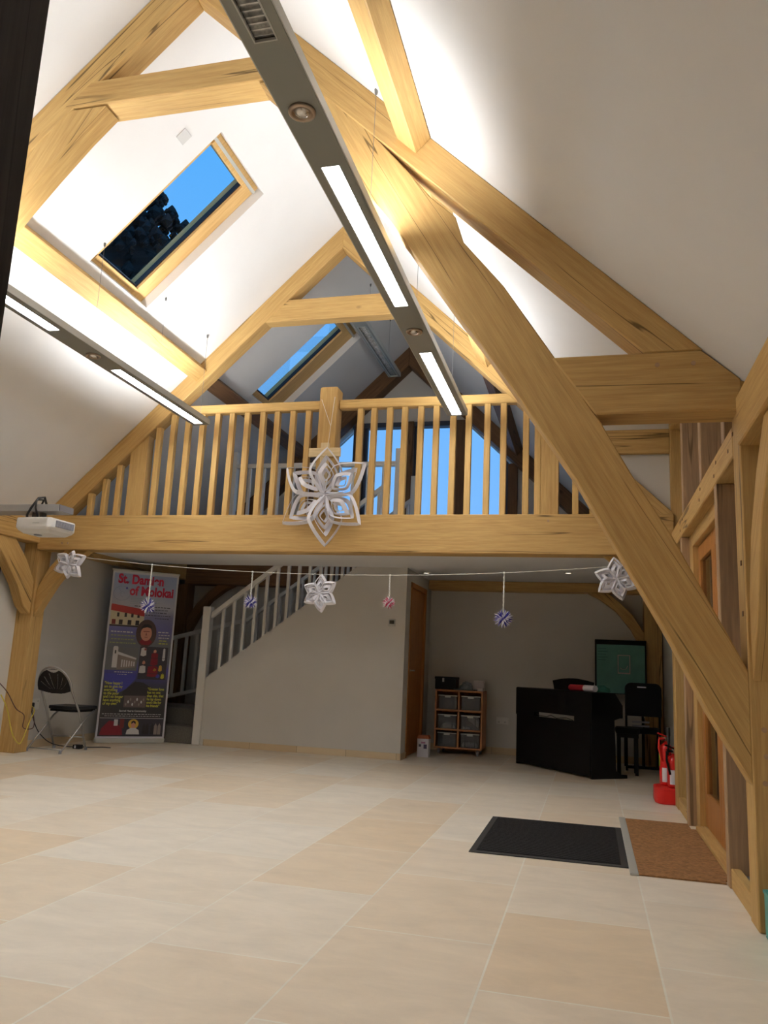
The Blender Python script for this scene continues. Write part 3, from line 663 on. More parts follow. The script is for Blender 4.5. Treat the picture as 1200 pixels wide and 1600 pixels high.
# ------------------------------------------------------------------ projector on its wall arm
t = thing('wall_bracket', 'grey wall arm reaching out over the projector at the left edge', 'bracket', (-5.2, 6.1, 2.26))
g = G(); g.box(XL + .032, 6.0, 2.272, -4.56, 6.20, 2.335); g.build('arm', mat('arm_grey', srgb(168, 168, 168), .4, .3), t, bevel=.004)
g = G(); g.box(-4.56, 6.002, 2.275, -4.552, 6.198, 2.332); g.build('end_cap', mat('end_cap_grey', srgb(110, 108, 112), .5), t)
g = G(); g.box(XL + .0105, 5.98, 2.20, XL + .032, 6.22, 2.42); g.build('wall_flange', GREYL, t, bevel=.003)
g = G(); g.box(-4.80, 6.06, 2.215, -4.77, 6.12, 2.273); g.box(-4.87, 6.05, 2.215, -4.855, 6.10, 2.273); g.box(-4.90, 6.03, 2.21, -4.68, 6.22, 2.218); g.build('clamp', mat('clamp_grey', srgb(96, 96, 100), .4, .5), t, bevel=.002)
t = thing('projector', 'white ceiling projector with side vents hanging from the wall arm', 'projector', (-4.75, 6.1, 2.1))
def proj_body():
    bm = G()
    out = [(-4.98, 6.00), (-4.955, 5.97), (-4.63, 5.955), (-4.60, 5.975), (-4.585, 6.29), (-4.61, 6.32), (-4.95, 6.32), (-4.98, 6.29)]
    levels = [(2.212, .97), (2.20, 1.0), (2.125, 1.0), (2.105, .93), (2.075, .70)]
    cx = sum(p[0] for p in out) / 8; cy = sum(p[1] for p in out) / 8; n = len(out); vs = []
    for z, s_ in levels: vs += [(cx + (x - cx) * s_, cy + (y - cy) * s_, z) for x, y in out]
    fs = [tuple(range(n)), tuple(range(n * 4 + n - 1, n * 4 - 1, -1))]
    for i in range(4):
        for k in range(n): fs.append((i * n + k, i * n + (k + 1) % n, (i + 1) * n + (k + 1) % n, (i + 1) * n + k))
    return bm.add(vs, fs)
proj_body().build('body', GLOSSW, t, bevel=.006, seg=2)
g = G()
for k in range(16): g.box(-4.596 + .0009 * k, 6.03 + k * .0145, 2.135, -4.582 + .0009 * k, 6.037 + k * .0145, 2.192)
g.build('side_vent', VENT, t)
g = G(); g.lathe((-4.82, 6.10, 2.068), [(.035, .012), (.035, 0), (.022, -.002)], 20); g.build('foot', VENT, t, smooth=True)
g = G(); g.box(-4.78, 5.958, 2.155, -4.71, 5.966, 2.163); g.build('badge', GREYL, t)
g = G(); g.tube([(-4.80, 6.15, 2.34), (-4.80, 6.10, 2.42), (-4.80, 6.02, 2.395), (-4.84, 5.99, 2.30), (-4.88, 6.0, 2.24), (-4.90, 6.03, 2.214)], .011, 8)
g.tube([(-4.86, 6.14, 2.34), (-4.82, 6.12, 2.40), (-4.80, 6.0, 2.375), (-4.79, 5.985, 2.30), (-4.78, 6.02, 2.214)], .009, 8)
tag(g.build('cable_loop', PLASTB, smooth=True), 'black cable looping over the arm above the projector', 'cable')

# ------------------------------------------------------------------ folding chair
t = thing('folding_chair', 'folding chair with fan-slotted black back and grey tube frame beside the left post', 'chair', (-5.60, 7.85, 0))
# chair local frame: origin on the floor, +x right, +y forward (seat side)
fl, fr_ = Vector((-5.76, 8.00, 0)), Vector((-5.46, 8.22, 0)); rl, rr = Vector((-5.78, 7.60, 0)), Vector((-5.40, 7.59, 0))
TL, TR = Vector((-5.79, 7.62, .60)), Vector((-5.41, 7.62, .60))
hoop = [Vector((-5.76, 8.0, 0.01)), Vector((-5.775, 7.82, .42)), Vector((-5.785, 7.70, .64))]
cc = Vector((-5.608, 7.66, .66)); R_ = .208
for k in range(1, 16):
    a = math.pi - math.pi * k / 16; hoop.append(Vector((cc.x + R_ * math.cos(a), 7.70 - .10 * math.sin(a), .65 + .235 * math.sin(a) ** .9)))
hoop += [Vector((-5.405, 7.70, .64)), Vector((-5.40, 7.86, .42)), Vector((-5.40, 8.06, .01))]
g = G(); g.tube(hoop, .0115, 10); g.build('front_leg_frame', CHROME, t, smooth=True)
g = G(); g.tube([(-5.78, 8.07, .42), (-5.795, 7.98, .36), (-5.80, 7.60, .012)], .0105, 8); g.build('rear_leg', CHROME, t, smooth=True)
g = G(); g.tube([(-5.385, 8.12, .42), (-5.38, 8.0, .36), (-5.375, 7.58, .012)], .0105, 8); g.build('rear_leg', CHROME, t, smooth=True)
g = G(); g.tube([(-5.795, 7.625, .035), (-5.38, 7.605, .035)], .006, 8); g.build('stretcher', CHROME, t, smooth=True)
g = G(); g.tube([(-5.772, 7.94, .14), (-5.40, 7.99, .14)], .008, 8); g.build('stretcher', CHROME, t, smooth=True)
for p in ((-5.76, 8.0), (-5.40, 8.06), (-5.80, 7.60), (-5.375, 7.58)):
    g = G(); g.lathe((p[0], p[1], 0), [(.016, 0), (.016, .03), (.012, .035)], 12); g.build('rubber_foot', VENT, t, smooth=True)
# back panel as curved fans: build a grid and leave out slots
g = G()
def bp_pt(u, v, off):   # u in [-1,1] across, v in [0,1] up
    a = u * .198; x = -5.606 + a; z = .585 + v * .285; y = 7.725 - .125 * v + .03 * (u * u) * (-1) + off
    return (x, y, z)
def inside(u, v):
    top = math.sqrt(max(0, 1 - u * u)) * .70 + .28
    bot = .10 + .12 * u * u - .04
    if v > top or v < bot: return False
    if v > .84 and abs(u) < .40 and v < .945: return (v < .84 + .10 * (u / .40) ** 2)  # hand hole
    for sg in (-1, 1):
        for ub, ut, vt in ((.07, .27, .80), (.20, .58, .68), (.34, .80, .50)):
            if .24 < v < vt:
                uc = ub + (ut - ub) * ((v - .24) / (vt - .24)) ** .75
                if abs(sg * u - uc) < .030: return False
    return True
NU, NV = 120, 60; idx = {}
def vid(i, j, s_):
    key = (i, j, s_)
    if key not in idx: idx[key] = len(g.v); g.v.append(Vector(bp_pt(-1 + 2 * i / NU, j / NV, s_ * .012)))
    return idx[key]
cell = {(i, j): inside(-1 + 2 * (i + .5) / NU, (j + .5) / NV) for i in range(NU) for j in range(NV)}
for (i, j), on in cell.items():
    if not on: continue
    g.f.append((vid(i, j, 0), vid(i + 1, j, 0), vid(i + 1, j + 1, 0), vid(i, j + 1, 0))); g.f.append((vid(i, j + 1, 1), vid(i + 1, j + 1, 1), vid(i + 1, j, 1), vid(i, j, 1)))
    for di, dj, e in ((-1, 0, ((i, j), (i, j + 1))), (1, 0, ((i + 1, j + 1), (i + 1, j))), (0, -1, ((i + 1, j), (i, j))), (0, 1, ((i, j + 1), (i + 1, j + 1)))):
        if not cell.get((i + di, j + dj), False):
            g.f.append((vid(*e[0], 0), vid(*e[1], 0), vid(*e[1], 1), vid(*e[0], 1)))
g.build('backrest', PLASTB, t)
g = G(); pts = [(-5.785, 7.86), (-5.74, 7.80), (-5.44, 7.80), (-5.395, 7.86), (-5.375, 8.16), (-5.42, 8.20), (-5.75, 8.20), (-5.795, 8.16)]
g.prism(pts, 'xy', .435, .47); g.build('seat', PLASTB, t, bevel=.01, seg=3)
g = G(); g.prism([(x * .93 - 5.59 * .07, y * .93 + 8.0 * .07) for x, y in pts], 'xy', .41, .435); g.build('seat_pan', BLACK, t, bevel=.004)

# cables, socket, adapter
def cable(pts, r, m, label):
    # smooth through points
    P_ = [Vector(p) for p in pts]; out = []
    for i in range(len(P_) - 1):
        p0 = P_[max(i - 1, 0)]; p1 = P_[i]; p2 = P_[i + 1]; p3 = P_[min(i + 2, len(P_) - 1)]
        for k in range(6):
            s_ = k / 6; out.append(.5 * ((2 * p1) + (p2 - p0) * s_ + (2 * p0 - 5 * p1 + 4 * p2 - p3) * s_ * s_ + (3 * p1 - p0 - 3 * p2 + p3) * s_ ** 3))
    out.append(P_[-1]); g = G(); g.tube(out, r, 6); return tag(g.build('cable', m, smooth=True), label, 'cable')
YELM = mat('yellow_cable', srgb(206, 186, 70), .5); BRNM = mat('dark_red_brown_cable', srgb(84, 46, 42), .5)
cable([(-5.72, 7.0, .60), (-5.715, 7.11, .46), (-5.71, 7.22, .22), (-5.70, 7.32, .11), (-5.70, 7.38, .13), (-5.705, 7.46, .30), (-5.75, 7.58, .42), (-5.90, 7.70, .47)], .006, YELM, 'yellow cable drooping in front of the left post')
cable([(-5.72, 6.95, .72), (-5.71, 7.08, .62), (-5.70, 7.22, .46), (-5.70, 7.36, .385), (-5.70, 7.37, .26), (-5.73, 7.56, .24), (-5.80, 7.66, .32), (-5.90, 7.72, .46)], .005, BRNM, 'dark brown cable crossing the left post to the wall socket')
cable([(-5.93, 7.75, .44), (-5.90, 7.80, .28), (-5.86, 7.86, .16), (-5.78, 7.95, .06), (-5.66, 8.05, .02), (-5.56, 8.09, .02)], .005, PLASTB, 'black cable from the wall plug down to the power adapter')
cable([(-5.50, 8.12, .02), (-5.44, 8.22, .012), (-5.35, 8.30, .012), (-5.25, 8.31, .012)], .005, PLASTB, 'black cable lying on the floor beyond the power adapter')
t = thing('wall_socket', 'white double socket low on the left wall behind the folding chair', 'socket', (WL, 7.8, .46))
g = G(); g.box(WL, 7.70, .41, WL + .012, 7.90, .53); g.build('plate', WHITEP, t, bevel=.003)
g = G(); g.box(WL + .012, 7.86, .49, WL + .017, 7.875, .51); g.build('switch', GREYL, t)
g = G(); g.box(WL + .012, 7.72, .435, WL + .05, 7.775, .49); g.box(WL + .02, 7.735, .40, WL + .045, 7.76, .436)
tag(g.build('power_plug', PLASTB, bevel=.008, seg=2), 'black power plug in the left wall socket', 'plug')
g = G(); g.box(-5.57, 8.06, 0, -5.48, 8.13, .045)
a_ = thing('power_adapter', 'black power adapter on the floor under the folding chair', 'power adapter', (-5.525, 8.095, 0)); g.build('body', PLASTB, a_, bevel=.006, seg=2)
g = G(); g.box(-5.545, 8.058, .008, -5.525, 8.0595, .038); g.build('label_sticker', PAPER, a_)

# thermostat, sockets on the back wall
t = thing('thermostat', 'small grey thermostat with dark display on the stair wall', 'thermostat', (-2.29, SW, 1.53))
g = G(); g.box(-2.335, SW - .018, 1.525, -2.25, SW, 1.61); g.build('case', GREYL, t, bevel=.004)
g = G(); g.box(-2.322, SW - .0195, 1.555, -2.263, SW - .017, 1.598); g.build('display', mat('dark_display', srgb(60, 58, 48), .2), t)
t = thing('wall_socket', 'white double socket on the back wall beside the storage trolley', 'socket', (-1.12, YB, .42))
g = G(); g.box(-1.20, YB - .012, .38, -1.04, YB, .47); g.build('plate', WHITEP, t, bevel=.003)
for xx in (-1.165, -1.085):
    g = G(); g.box(xx - .012, YB - .015, .40, xx + .012, YB - .011, .42); g.build('switch', GREYL, t)

# ------------------------------------------------------------------ pull-up banner
bu = Vector((.75334, .65764, 0)); ang = math.atan2(bu.y, bu.x)
t = thing('pull_up_banner', 'tall printed pull-up banner reading St. Damien of Molokai beside the stairs', 'banner', (-5.727, 8.719, 0), ang)
BW, BH = .815, 2.10
# local: x along the banner, -y toward the room, z up
g = G(); g.box(-.005, -.0, .0, BW + .005, .09, .055); g.build('base', GREYL, t, local=True, bevel=.01, seg=2)
g = G(); g.box(-.01, .02, BH - .025, BW + .01, .045, BH); g.build('top_rail', GREYL, t, local=True, bevel=.004)
g = G(); g.tube([(BW / 2, .06, .05), (BW / 2, .06, BH - .02)], .01, 8); g.build('support_pole', CHROME, t, local=True, smooth=True)
def card(name, m, pts, y, parent=t, th=.0008):
    g = G(); g.prism(pts, 'xz', y - th, y); return g.build(name, m, parent, local=True)
R4 = lambda x0, z0, x1, z1: [(x0, z0), (x1, z0), (x1, z1), (x0, z1)]
WB = mat('banner_white', srgb(206, 206, 214), .55)
card('fabric', WB, R4(0, .05, BW, BH - .02), .032, th=.002)
# printed background: sky blue-grey above, violet bands, dark below
def banner_bg():
    m, n, l, b = nmat('banner_print')
    tcn = n.new('ShaderNodeTexCoord'); s_ = n.new('ShaderNodeSeparateXYZ'); l.new(tcn.outputs['Object'], s_.inputs[0])
    nz = n.new('ShaderNodeTexNoise'); nz.inputs['Scale'].default_value = 3.0; nz.inputs['Detail'].default_value = 3; l.new(tcn.outputs['Object'], nz.inputs['Vector'])
    a = n.new('ShaderNodeMath'); a.operation = 'MULTIPLY_ADD'; a.inputs[1].default_value = .22; l.new(nz.outputs[0], a.inputs[0]); l.new(s_.outputs['Z'], a.inputs[2])
    d_ = n.new('ShaderNodeMath'); d_.operation = 'DIVIDE'; d_.inputs[1].default_value = 2.2; l.new(a.outputs[0], d_.inputs[0])
    r = n.new('ShaderNodeValToRGB'); l.new(d_.outputs[0], r.inputs[0]); r.color_ramp.interpolation = 'LINEAR'
    stops = [(0, (50, 48, 50)), (.22, (52, 50, 52)), (.33, (62, 64, 66)), (.40, (70, 70, 120)), (.46, (82, 82, 170)), (.50, (104, 108, 120)), (.60, (110, 112, 118)), (.66, (108, 106, 168)), (.74, (130, 132, 170)), (.80, (190, 190, 204)), (.90, (168, 178, 208)), (1, (160, 174, 210))]
    el = r.color_ramp.elements
    el[0].position = 0; el[0].color = (*srgb(*stops[0][1]), 1); el[1].position = 1; el[1].color = (*srgb(*stops[-1][1]), 1)
    for p, c_ in stops[1:-1]: e = el.new(p); e.color = (*srgb(*c_), 1)
    l.new(r.outputs[0], b.inputs['Base Color']); b.inputs['Roughness'].default_value = .5
    return m
card('printed_panel', banner_bg(), R4(.022, .075, BW - .022, BH - .05), .0295)
LY = .0285
def pm(n_, c_): return mat('print_' + n_, srgb(*c_), .55)
P_red = pm('crimson', (196, 30, 72)); P_roof = pm('roof_red', (188, 66, 66)); P_cream = pm('cream', (206, 194, 164)); P_dk = pm('dark', (48, 44, 46)); P_skin = pm('skin', (206, 146, 122)); P_hair = pm('hair', (44, 36, 34))
P_ov = pm('oval', (78, 60, 58)); P_wh = pm('white', (206, 204, 204)); P_gry = pm('stone_grey', (140, 128, 122)); P_blue = pm('blue', (72, 74, 168)); P_yel = pm('yellow', (206, 204, 74)); P_robe = pm('robe', (132, 30, 46)); P_teal = pm('teal_line', (110, 160, 168)); P_maroon = pm('maroon', (116, 44, 44)); P_night = pm('night', (58, 54, 64)); P_gold = pm('gold', (210, 168, 70)); P_green = pm('olive', (72, 82, 60))
def bt(body, x, z, size, m, bold=.0, sxx=1.0, al='LEFT'):
    M4 = Matrix.Translation((x, LY - .0006, z)) @ Matrix.Rotation(math.pi / 2, 4, 'X')
    return text(body, size, m, t, M4, 'lettering', al, bold, .0004, sxx)
bt('St. Damien', .072, 1.93, .158, P_red, .006, .80)
bt('of Molokai', .222, 1.79, .158, P_red, .006, .80)
# ring emblem
g = G(); ring = [(.13 + .10 * math.cos(a), LY, 1.80 + .088 * math.sin(a)) for a in [2 * math.pi * k / 32 for k in range(32)]]; g.tube(ring, .0016, 5, closed=True)
g.tube([(.09, LY, 1.86), (.12, LY, 1.82), (.12, LY, 1.77), (.15, LY, 1.75)], .0015, 5); g.tube([(.10, LY, 1.79), (.14, LY, 1.83), (.16, LY, 1.80)], .0015, 5); g.build('ring_emblem', pm('emblem_line', (120, 134, 170)), t, local=True)
card('emblem_dot', P_blue, [(.185 + .014 * math.cos(a), 1.867 + .014 * math.sin(a)) for a in [2 * math.pi * k / 12 for k in range(12)]], LY)
for k in range(4): card('text_line', P_teal, R4(.24, 1.748 - k * .022, .60 - .03 * (k % 2), 1.7505 - k * .022), LY)
P_ink = pm('ink', (70, 72, 92))
for k, (bd, x) in enumerate((('"Let us go forth into the world with', .30), ('our brothers and sisters', .44), ('in faith', .56), ('the lepers of Molokai"', .44))):
    pass
for k, (x0, x1) in enumerate(((.30, .76), (.40, .74), (.46, .72), (.44, .77), (.56, .74))): 
    g = G(); xx = x0
    random.seed(k)
    while xx < x1 - .02:
        w_ = random.uniform(.015, .045); g.box(xx, LY - .0006, 1.650 - k * .035, min(xx + w_, x1), LY, 1.659 - k * .035); xx += w_ + .009
    g.build('text_line', P_ink, t, local=True)
# long white house with red roof
card('house_picture', P_cream, R4(.022, 1.405, .43, 1.60), LY)
card('house_roof', P_roof, [(.022, 1.585), (.43, 1.53), (.43, 1.60), (.36, 1.625), (.03, 1.665), (.022, 1.65)], LY - .0003)
for x in (.10, .19, .27, .345): card('house_window', P_dk, R4(x, 1.51, x + .028, 1.56), LY - .0003)
for x in (.045, .13, .235, .33): card('house_door', P_maroon if x < .1 else P_dk, R4(x, 1.415, x + .045, 1.475), LY - .0003)
card('house_ground', P_dk, R4(.022, 1.392, .43, 1.412), LY - .0003)
# oval portrait: generic head of a man
oval = lambda cx, cz, rx, rz_, n_=28: [(cx + rx * math.cos(2 * math.pi * k / n_), cz + rz_ * math.sin(2 * math.pi * k / n_)) for k in range(n_)]
card('portrait_oval', P_ov, oval(.475, 1.325, .125, .17), LY - .0006)
card('portrait_shoulders', P_robe, [(.40, 1.215), (.43, 1.18), (.52, 1.18), (.555, 1.22), (.52, 1.255), (.43, 1.255)], LY - .0009)
card('portrait_face', P_skin, oval(.475, 1.322, .068, .092), LY - .0012)
card('portrait_hair', P_hair, [(.410, 1.36), (.414, 1.40), (.44, 1.432), (.49, 1.438), (.53, 1.42), (.54, 1.375), (.525, 1.388), (.48, 1.40), (.43, 1.385)], LY - .0015)
card('portrait_brow', P_maroon, R4(.437, 1.343, .515, 1.352), LY - .0015); card('portrait_mouth', P_maroon, R4(.458, 1.272, .495, 1.279), LY - .0015); card('portrait_nose', P_maroon, [(.474, 1.34), (.484, 1.298), (.468, 1.298)], LY - .0015)
def words(x0, x1, z, m, h=.010, seed=0, nm='text_line'):
    random.seed(seed); g = G(); xx = x0
    while xx < x1 - .012:
        w_ = random.uniform(.012, .042); g.box(xx, LY - .0006, z, min(xx + w_, x1), LY, z + h); xx += w_ + .010
    g.build(nm, m, t, local=True)
for k, (a, b) in enumerate(((.05, .31), (.055, .34), (.06, .33), (.05, .36))): words(a, b, 1.32 - k * .045, pm('pale_green_ink', (150, 158, 110)) if k else P_wh, .014, 10 + k)
for k, (a, b) in enumerate(((.62, .76), (.63, .77), (.63, .76), (.64, .73), (.64, .75))): words(a, b, 1.34 - k * .035, P_wh if k < 3 else P_yel, .011, 20 + k)
# church
card('church_picture', pm('church_sky', (112, 112, 116)), R4(.022, .86, .40, 1.14), LY)
card('church_tower', P_wh, [(.10, .89), (.16, .89), (.16, 1.13), (.15, 1.15), (.11, 1.15), (.10, 1.13)], LY - .0003)
card('church_nave', P_gry, [(.16, .87), (.38, .90), (.38, 1.0), (.16, 1.06)], LY - .0003)
card('church_roof', P_wh, [(.16, 1.085), (.385, 1.015), (.385, .995), (.16, 1.05)], LY - .0006)
for k in range(6): card('church_window', P_wh, R4(.21 + k * .029, .90 + .003 * k, .225 + k * .029, .99 - .004 * k), LY - .0006)
card('church_door', P_dk, R4(.122, 1.06, .137, 1.10), LY - .0006)
for k in range(2): words(.14 + .04 * k, .36 - .07 * k, .835 - k * .028, P_wh, .008, 30 + k)
# stained glass
card('stained_glass', P_night, R4(.42, .76, .765, 1.16), LY)
for (x0, z0, x1, z1, m_) in ((.43, 1.04, .50, 1.15, P_wh), (.47, 1.11, .50, 1.15, P_robe), (.70, .99, .735, 1.15, P_wh), (.56, .93, .65, 1.09, P_robe), (.53, .79, .66, .93, P_robe), (.43, .83, .51, .93, P_wh), (.665, .86, .71, .94, P_gold), (.70, .77, .745, .84, P_yel), (.60, .86, .64, .90, P_gold), (.64, .78, .69, .83, P_blue), (.46, .94, .50, .99, P_skin), (.585, 1.085, .625, 1.13, P_skin)):
    card('glass_piece', m_, [(x0, z0 + .01), ((x0 + x1) / 2, z0), (x1, z0 + .015), (x1 - .005, z1 - .01), ((x0 + x1) / 2, z1), (x0 + .006, z1 - .012)], LY - .0004)
for z in (.83, 1.02): card('glazing_bar', P_dk, R4(.42, z, .765, z + .005), LY - .0009)
# blue field and hill
card('blue_field', P_blue, [(.03, .82), (.40, .82), (.40, .76), (.30, .64), (.20, .58), (.09, .70), (.03, .74)], LY + .0002)
card('hill', P_dk, [(.26, .60), (.40, .73), (.50, .72), (.60, .66), (.70, .62), (.70, .56), (.26, .56)], LY - .0001)
def bq(lines, x, z0, size, dz):
    for k, s_ in enumerate(lines): bt(s_, x, z0 - k * dz, size, P_yel, .001, .82)
bq(['"How happy I', 'am to give my', 'everything', 'to the poor', 'and I no longer', 'have anything', 'of my own"'], .042, .690, .046, .0405)
bq(['"Greater love', 'has no one', 'than this, that', 'he lay down', "one's life for", 'his friends"'], .560, .630, .044, .0405)
card('group_picture', pm('sepia', (104, 90, 88)), R4(.29, .42, .55, .56), LY)
for k in range(9): card('figure', P_wh if k % 2 else P_gry, oval(.315 + k * .026, .455 + .03 * (k % 3), .010, .018, 10), LY - .0004)
bt('Sacred Hearts Community', BW / 2, .368, .030, P_wh, .0006, 1.0, 'CENTER')
words(.05, .77, .335, P_wh, .007, 41); words(.08, .75, .312, P_wh, .006, 42)
card('picture_strip', P_night, R4(.03, .085, .785, .288), LY)
card('rule', P_wh, R4(.03, .288, .785, .293), LY - .0003)
card('red_vestment', P_robe, [(.04, .09), (.06, .17), (.14, .26), (.22, .25), (.30, .16), (.31, .09)], LY - .0003)
card('flags', P_wh, R4(.20, .20, .245, .275), LY - .0005)
card('flags', P_maroon, R4(.27, .17, .32, .28), LY - .0005)
card('halo', P_gold, oval(.43, .222, .062, .058), LY - .0004); card('portrait_face', P_skin, oval(.43, .21, .026, .036), LY - .0007); card('portrait_hair', P_hair, [(.405, .22), (.405, .25), (.43, .262), (.456, .25), (.456, .22), (.43, .242)], LY - .001); card('white_collar', P_wh, [(.35, .10), (.36, .15), (.40, .175), (.46, .175), (.50, .15), (.51, .10)], LY - .0006)
for x in (.56, .60, .66, .70, .745): card('figure', P_dk if x < .7 else P_gry, [(x - .02, .10), (x - .018, .2), (x, .235), (x + .018, .2), (x + .02, .10)], LY - .0004)

# ------------------------------------------------------------------ alcove: tray trolley
t = thing('storage_trolley', 'beech storage trolley on castors with six compartments against the back wall', 'storage unit', (-1.63, 10.5, 0))
tx0, tx1, ty0, ty1, tz0, tz1 = -1.93, -1.32, 10.34, 10.76, .075, .80
g = G(); th = .02
g.box(tx0, ty0, tz0, tx0 + th, ty1, tz1); g.box(tx1 - th, ty0, tz0, tx1, ty1, tz1); g.box(tx0, ty0, tz1 - th, tx1, ty1, tz1); g.box(tx0, ty0, tz0, tx1, ty1, tz0 + th); xm = (tx0 + tx1) / 2
g.box(xm - th / 2, ty0, tz0, xm + th / 2, ty1, tz1); g.box(tx0, ty1 - .008, tz0, tx1, ty1, tz1)
rows = [tz0 + th, .305, .545, tz1 - th]
for z in rows[1:3]: g.box(tx0, ty0, z - .01, tx1, ty1, z + .01)
g.build('carcass', BEECH, t, (0, 0, 1), bevel=.0015)
for x in (tx0 + .06, tx1 - .06):
    for y in (ty0 + .05, ty1 - .05):
        g = G(); g.lathe((x - .012, y, .03), [(.0, 0), (.03, .001), (.03, .023), (0, .024)], 18, 'x'); g.box(x - .018, y - .012, .03, x + .018, y + .012, .075); g.build('castor', VENT, t)
fills = ['empty, in the top left compartment', 'empty, in the top right compartment', 'holding pale papers, in the middle left compartment', 'holding a white bundle, in the middle right compartment', 'dark and empty, in the bottom left compartment', 'holding white pieces, in the bottom right compartment']
BUND = mat('white_bundle', srgb(214, 204, 200), .8)
k = 0
for r in (2, 1, 0):
    for c_ in (0, 1):
        x0 = tx0 + th + .025 if c_ == 0 else xm + th / 2 + .025; x1 = x0 + .235; z0 = rows[r] + (.012 if r else .0); z1 = z0 + .175; y0 = ty0 + .015; y1 = ty1 - .03
        tr = thing('plastic_tray', 'grey see-through plastic tray, ' + fills[k], 'tray', ((x0 + x1) / 2, (y0 + y1) / 2, z0), group=None)
        g = G(); w = .004
        g.box(x0 + .01, y0 + .01, z0, x1 - .01, y1 - .01, z0 + w); g.box(x0 + .005, y0, z0, x1 - .005, y0 + w, z1); g.box(x0 + .005, y1 - w, z0, x1 - .005, y1, z1); g.box(x0, y0, z0, x0 + w, y1, z1); g.box(x1 - w, y0, z0, x1, y1, z1)
        for xx in (x0 + .05, x1 - .058): g.box(xx, y0 - .004, z0 + .01, xx + .008, y0, z1 - .02)
        g.build('body', TRAY, tr, bevel=.002)
        g = G(); g.box(x0 - .004, y0 - .008, z1 - .012, x1 + .004, y0 + .004, z1); g.box(x0 + .08, y0 - .014, z1 - .03, x1 - .08, y0, z1 - .012); g.build('rim', GREYL, tr, bevel=.002)
        if k in (2, 3, 5):
            g = G(); random.seed(k)
            if k == 2: g.prism([(x0 + .03, z0 + .006), (x1 - .01, z0 + .006), (x1 - .03, z0 + .045), (x0 + .05, z0 + .055)], 'xz', y0 + .02, y1 - .05)
            elif k == 3: g.prism([(x0 + .08, z0 + .12), (x1 - .02, z0 + .03), (x1 - .02, z0 + .10), (x1 - .06, z0 + .14), (x0 + .10, z0 + .15)], 'xz', y0 + .02, y1 - .1); g.box(x0 + .02, y0 + .02, z0 + .006, x0 + .11, y1 - .1, z0 + .03)
            else:
                for q in range(7): g.lathe((x0 + .04 + q * .025, y0 + .03 + .04 * (q % 3), z0 + .006), [(.018, 0), (.024, .02), (.02, .045), (.008, .06)], 10)
            g.build('contents', BUND, tr)
        k += 1
t = thing('cash_box', 'black metal box with silver catch on the trolley top', 'box', (-1.81, 10.5, .8))
g = G(); g.box(-1.945, 10.38, .8005, -1.67, 10.60, .945); g.build('body', BLACK, t, bevel=.004)
g = G(); g.box(-1.95, 10.375, .93, -1.665, 10.605, .96); g.build('lid', BLACK, t, bevel=.004)
g = G(); g.box(-1.85, 10.370, .895, -1.825, 10.376, .945); g.build('catch', CHROME, t, bevel=.002)
g = G(); g.prism([(-1.70, 10.36), (-1.42, 10.36), (-1.40, 10.56), (-1.68, 10.56)], 'xy', .8005, .815); tag(g.build('flat_tray', mat('dark_green_tray', srgb(58, 74, 64), .4), bevel=.003), 'flat dark green tray on the middle of the trolley top', 'tray')
def blob(c, rx, ry, rz_, m, name, label, cat, seed=0, n=14, rough=.12):
    random.seed(seed); g = G(); vs = []; fs = []
    for i in range(n + 1):
        a = math.pi / 2 * i / n
        for k in range(n * 2):
            b = 2 * math.pi * k / (n * 2); f = 1 + rough * (math.sin(3 * b + 2 * a * 3 + seed) * .6 + math.sin(7 * b - 5 * a) * .4)
            vs.append((c[0] + rx * math.cos(a) * math.cos(b) * f, c[1] + ry * math.cos(a) * math.sin(b) * f, c[2] + rz_ * math.sin(a) * (f if i < n else 1)))
    m2 = n * 2
    for i in range(n):
        for k in range(m2): fs.append((i * m2 + k, i * m2 + (k + 1) % m2, (i + 1) * m2 + (k + 1) % m2, (i + 1) * m2 + k))
    fs.append(tuple(range(m2 - 1, -1, -1))); g.add(vs, fs)
    return tag(g.build(name, m, smooth=True), label, cat)
blob((-1.55, 10.48, .8155), .085, .08, .09, mat('clear_bag', srgb(170, 175, 175), .25, trans=.5), 'plastic_bag', 'crumpled clear plastic bag on the trolley beside the black box', 'bag', 3)
for k, (w, lb) in enumerate(((.15, 'lowest flat white box in the stack at the right of the trolley top'), (.14, 'middle flat white box in the stack at the right of the trolley top'), (.125, 'topmost flat white box in the stack at the right of the trolley top'))):
    g = G(); g.box(-1.49 + .004 * k, 10.40 + .01 * k, .8005 + k * .041 + (.0 if k else 0), -1.49 + w, 10.36 + .2, .8395 + k * .041)
    if k == 0: g = G(); g.box(-1.395, 10.38, .8005, -1.325, 10.56, .8395)
    if k == 1: g = G(); g.box(-1.48, 10.59, .8005, -1.34, 10.74, .90)
    if k == 2: g = G(); g.box(-1.475, 10.60, .9005, -1.345, 10.73, .925)
    lb = ['small flat white box at the front right corner of the trolley top', 'white carton standing at the back right of the trolley top', 'thin pale book lying on the white carton on the trolley'][k]
    tag(g.build(['flat_box', 'carton', 'book'][k], BUND, bevel=.002), lb, ['box', 'box', 'book'][k])
t = thing('printed_carton', 'small white printed carton with brown top on the floor beside the cupboard door', 'box', (-1.98, 9.9, 0))
g = G(); g.box(-2.04, 9.84, .0, -1.90, 9.96, .215); g.build('body', PAPER, t, bevel=.002)
g = G(); g.prism([(-2.045, .215), (-1.895, .215), (-1.91, .255), (-2.03, .255)], 'xz', 9.84, 9.96); g.build('top_flap', mat('brown_card', srgb(160, 92, 62), .7), t)
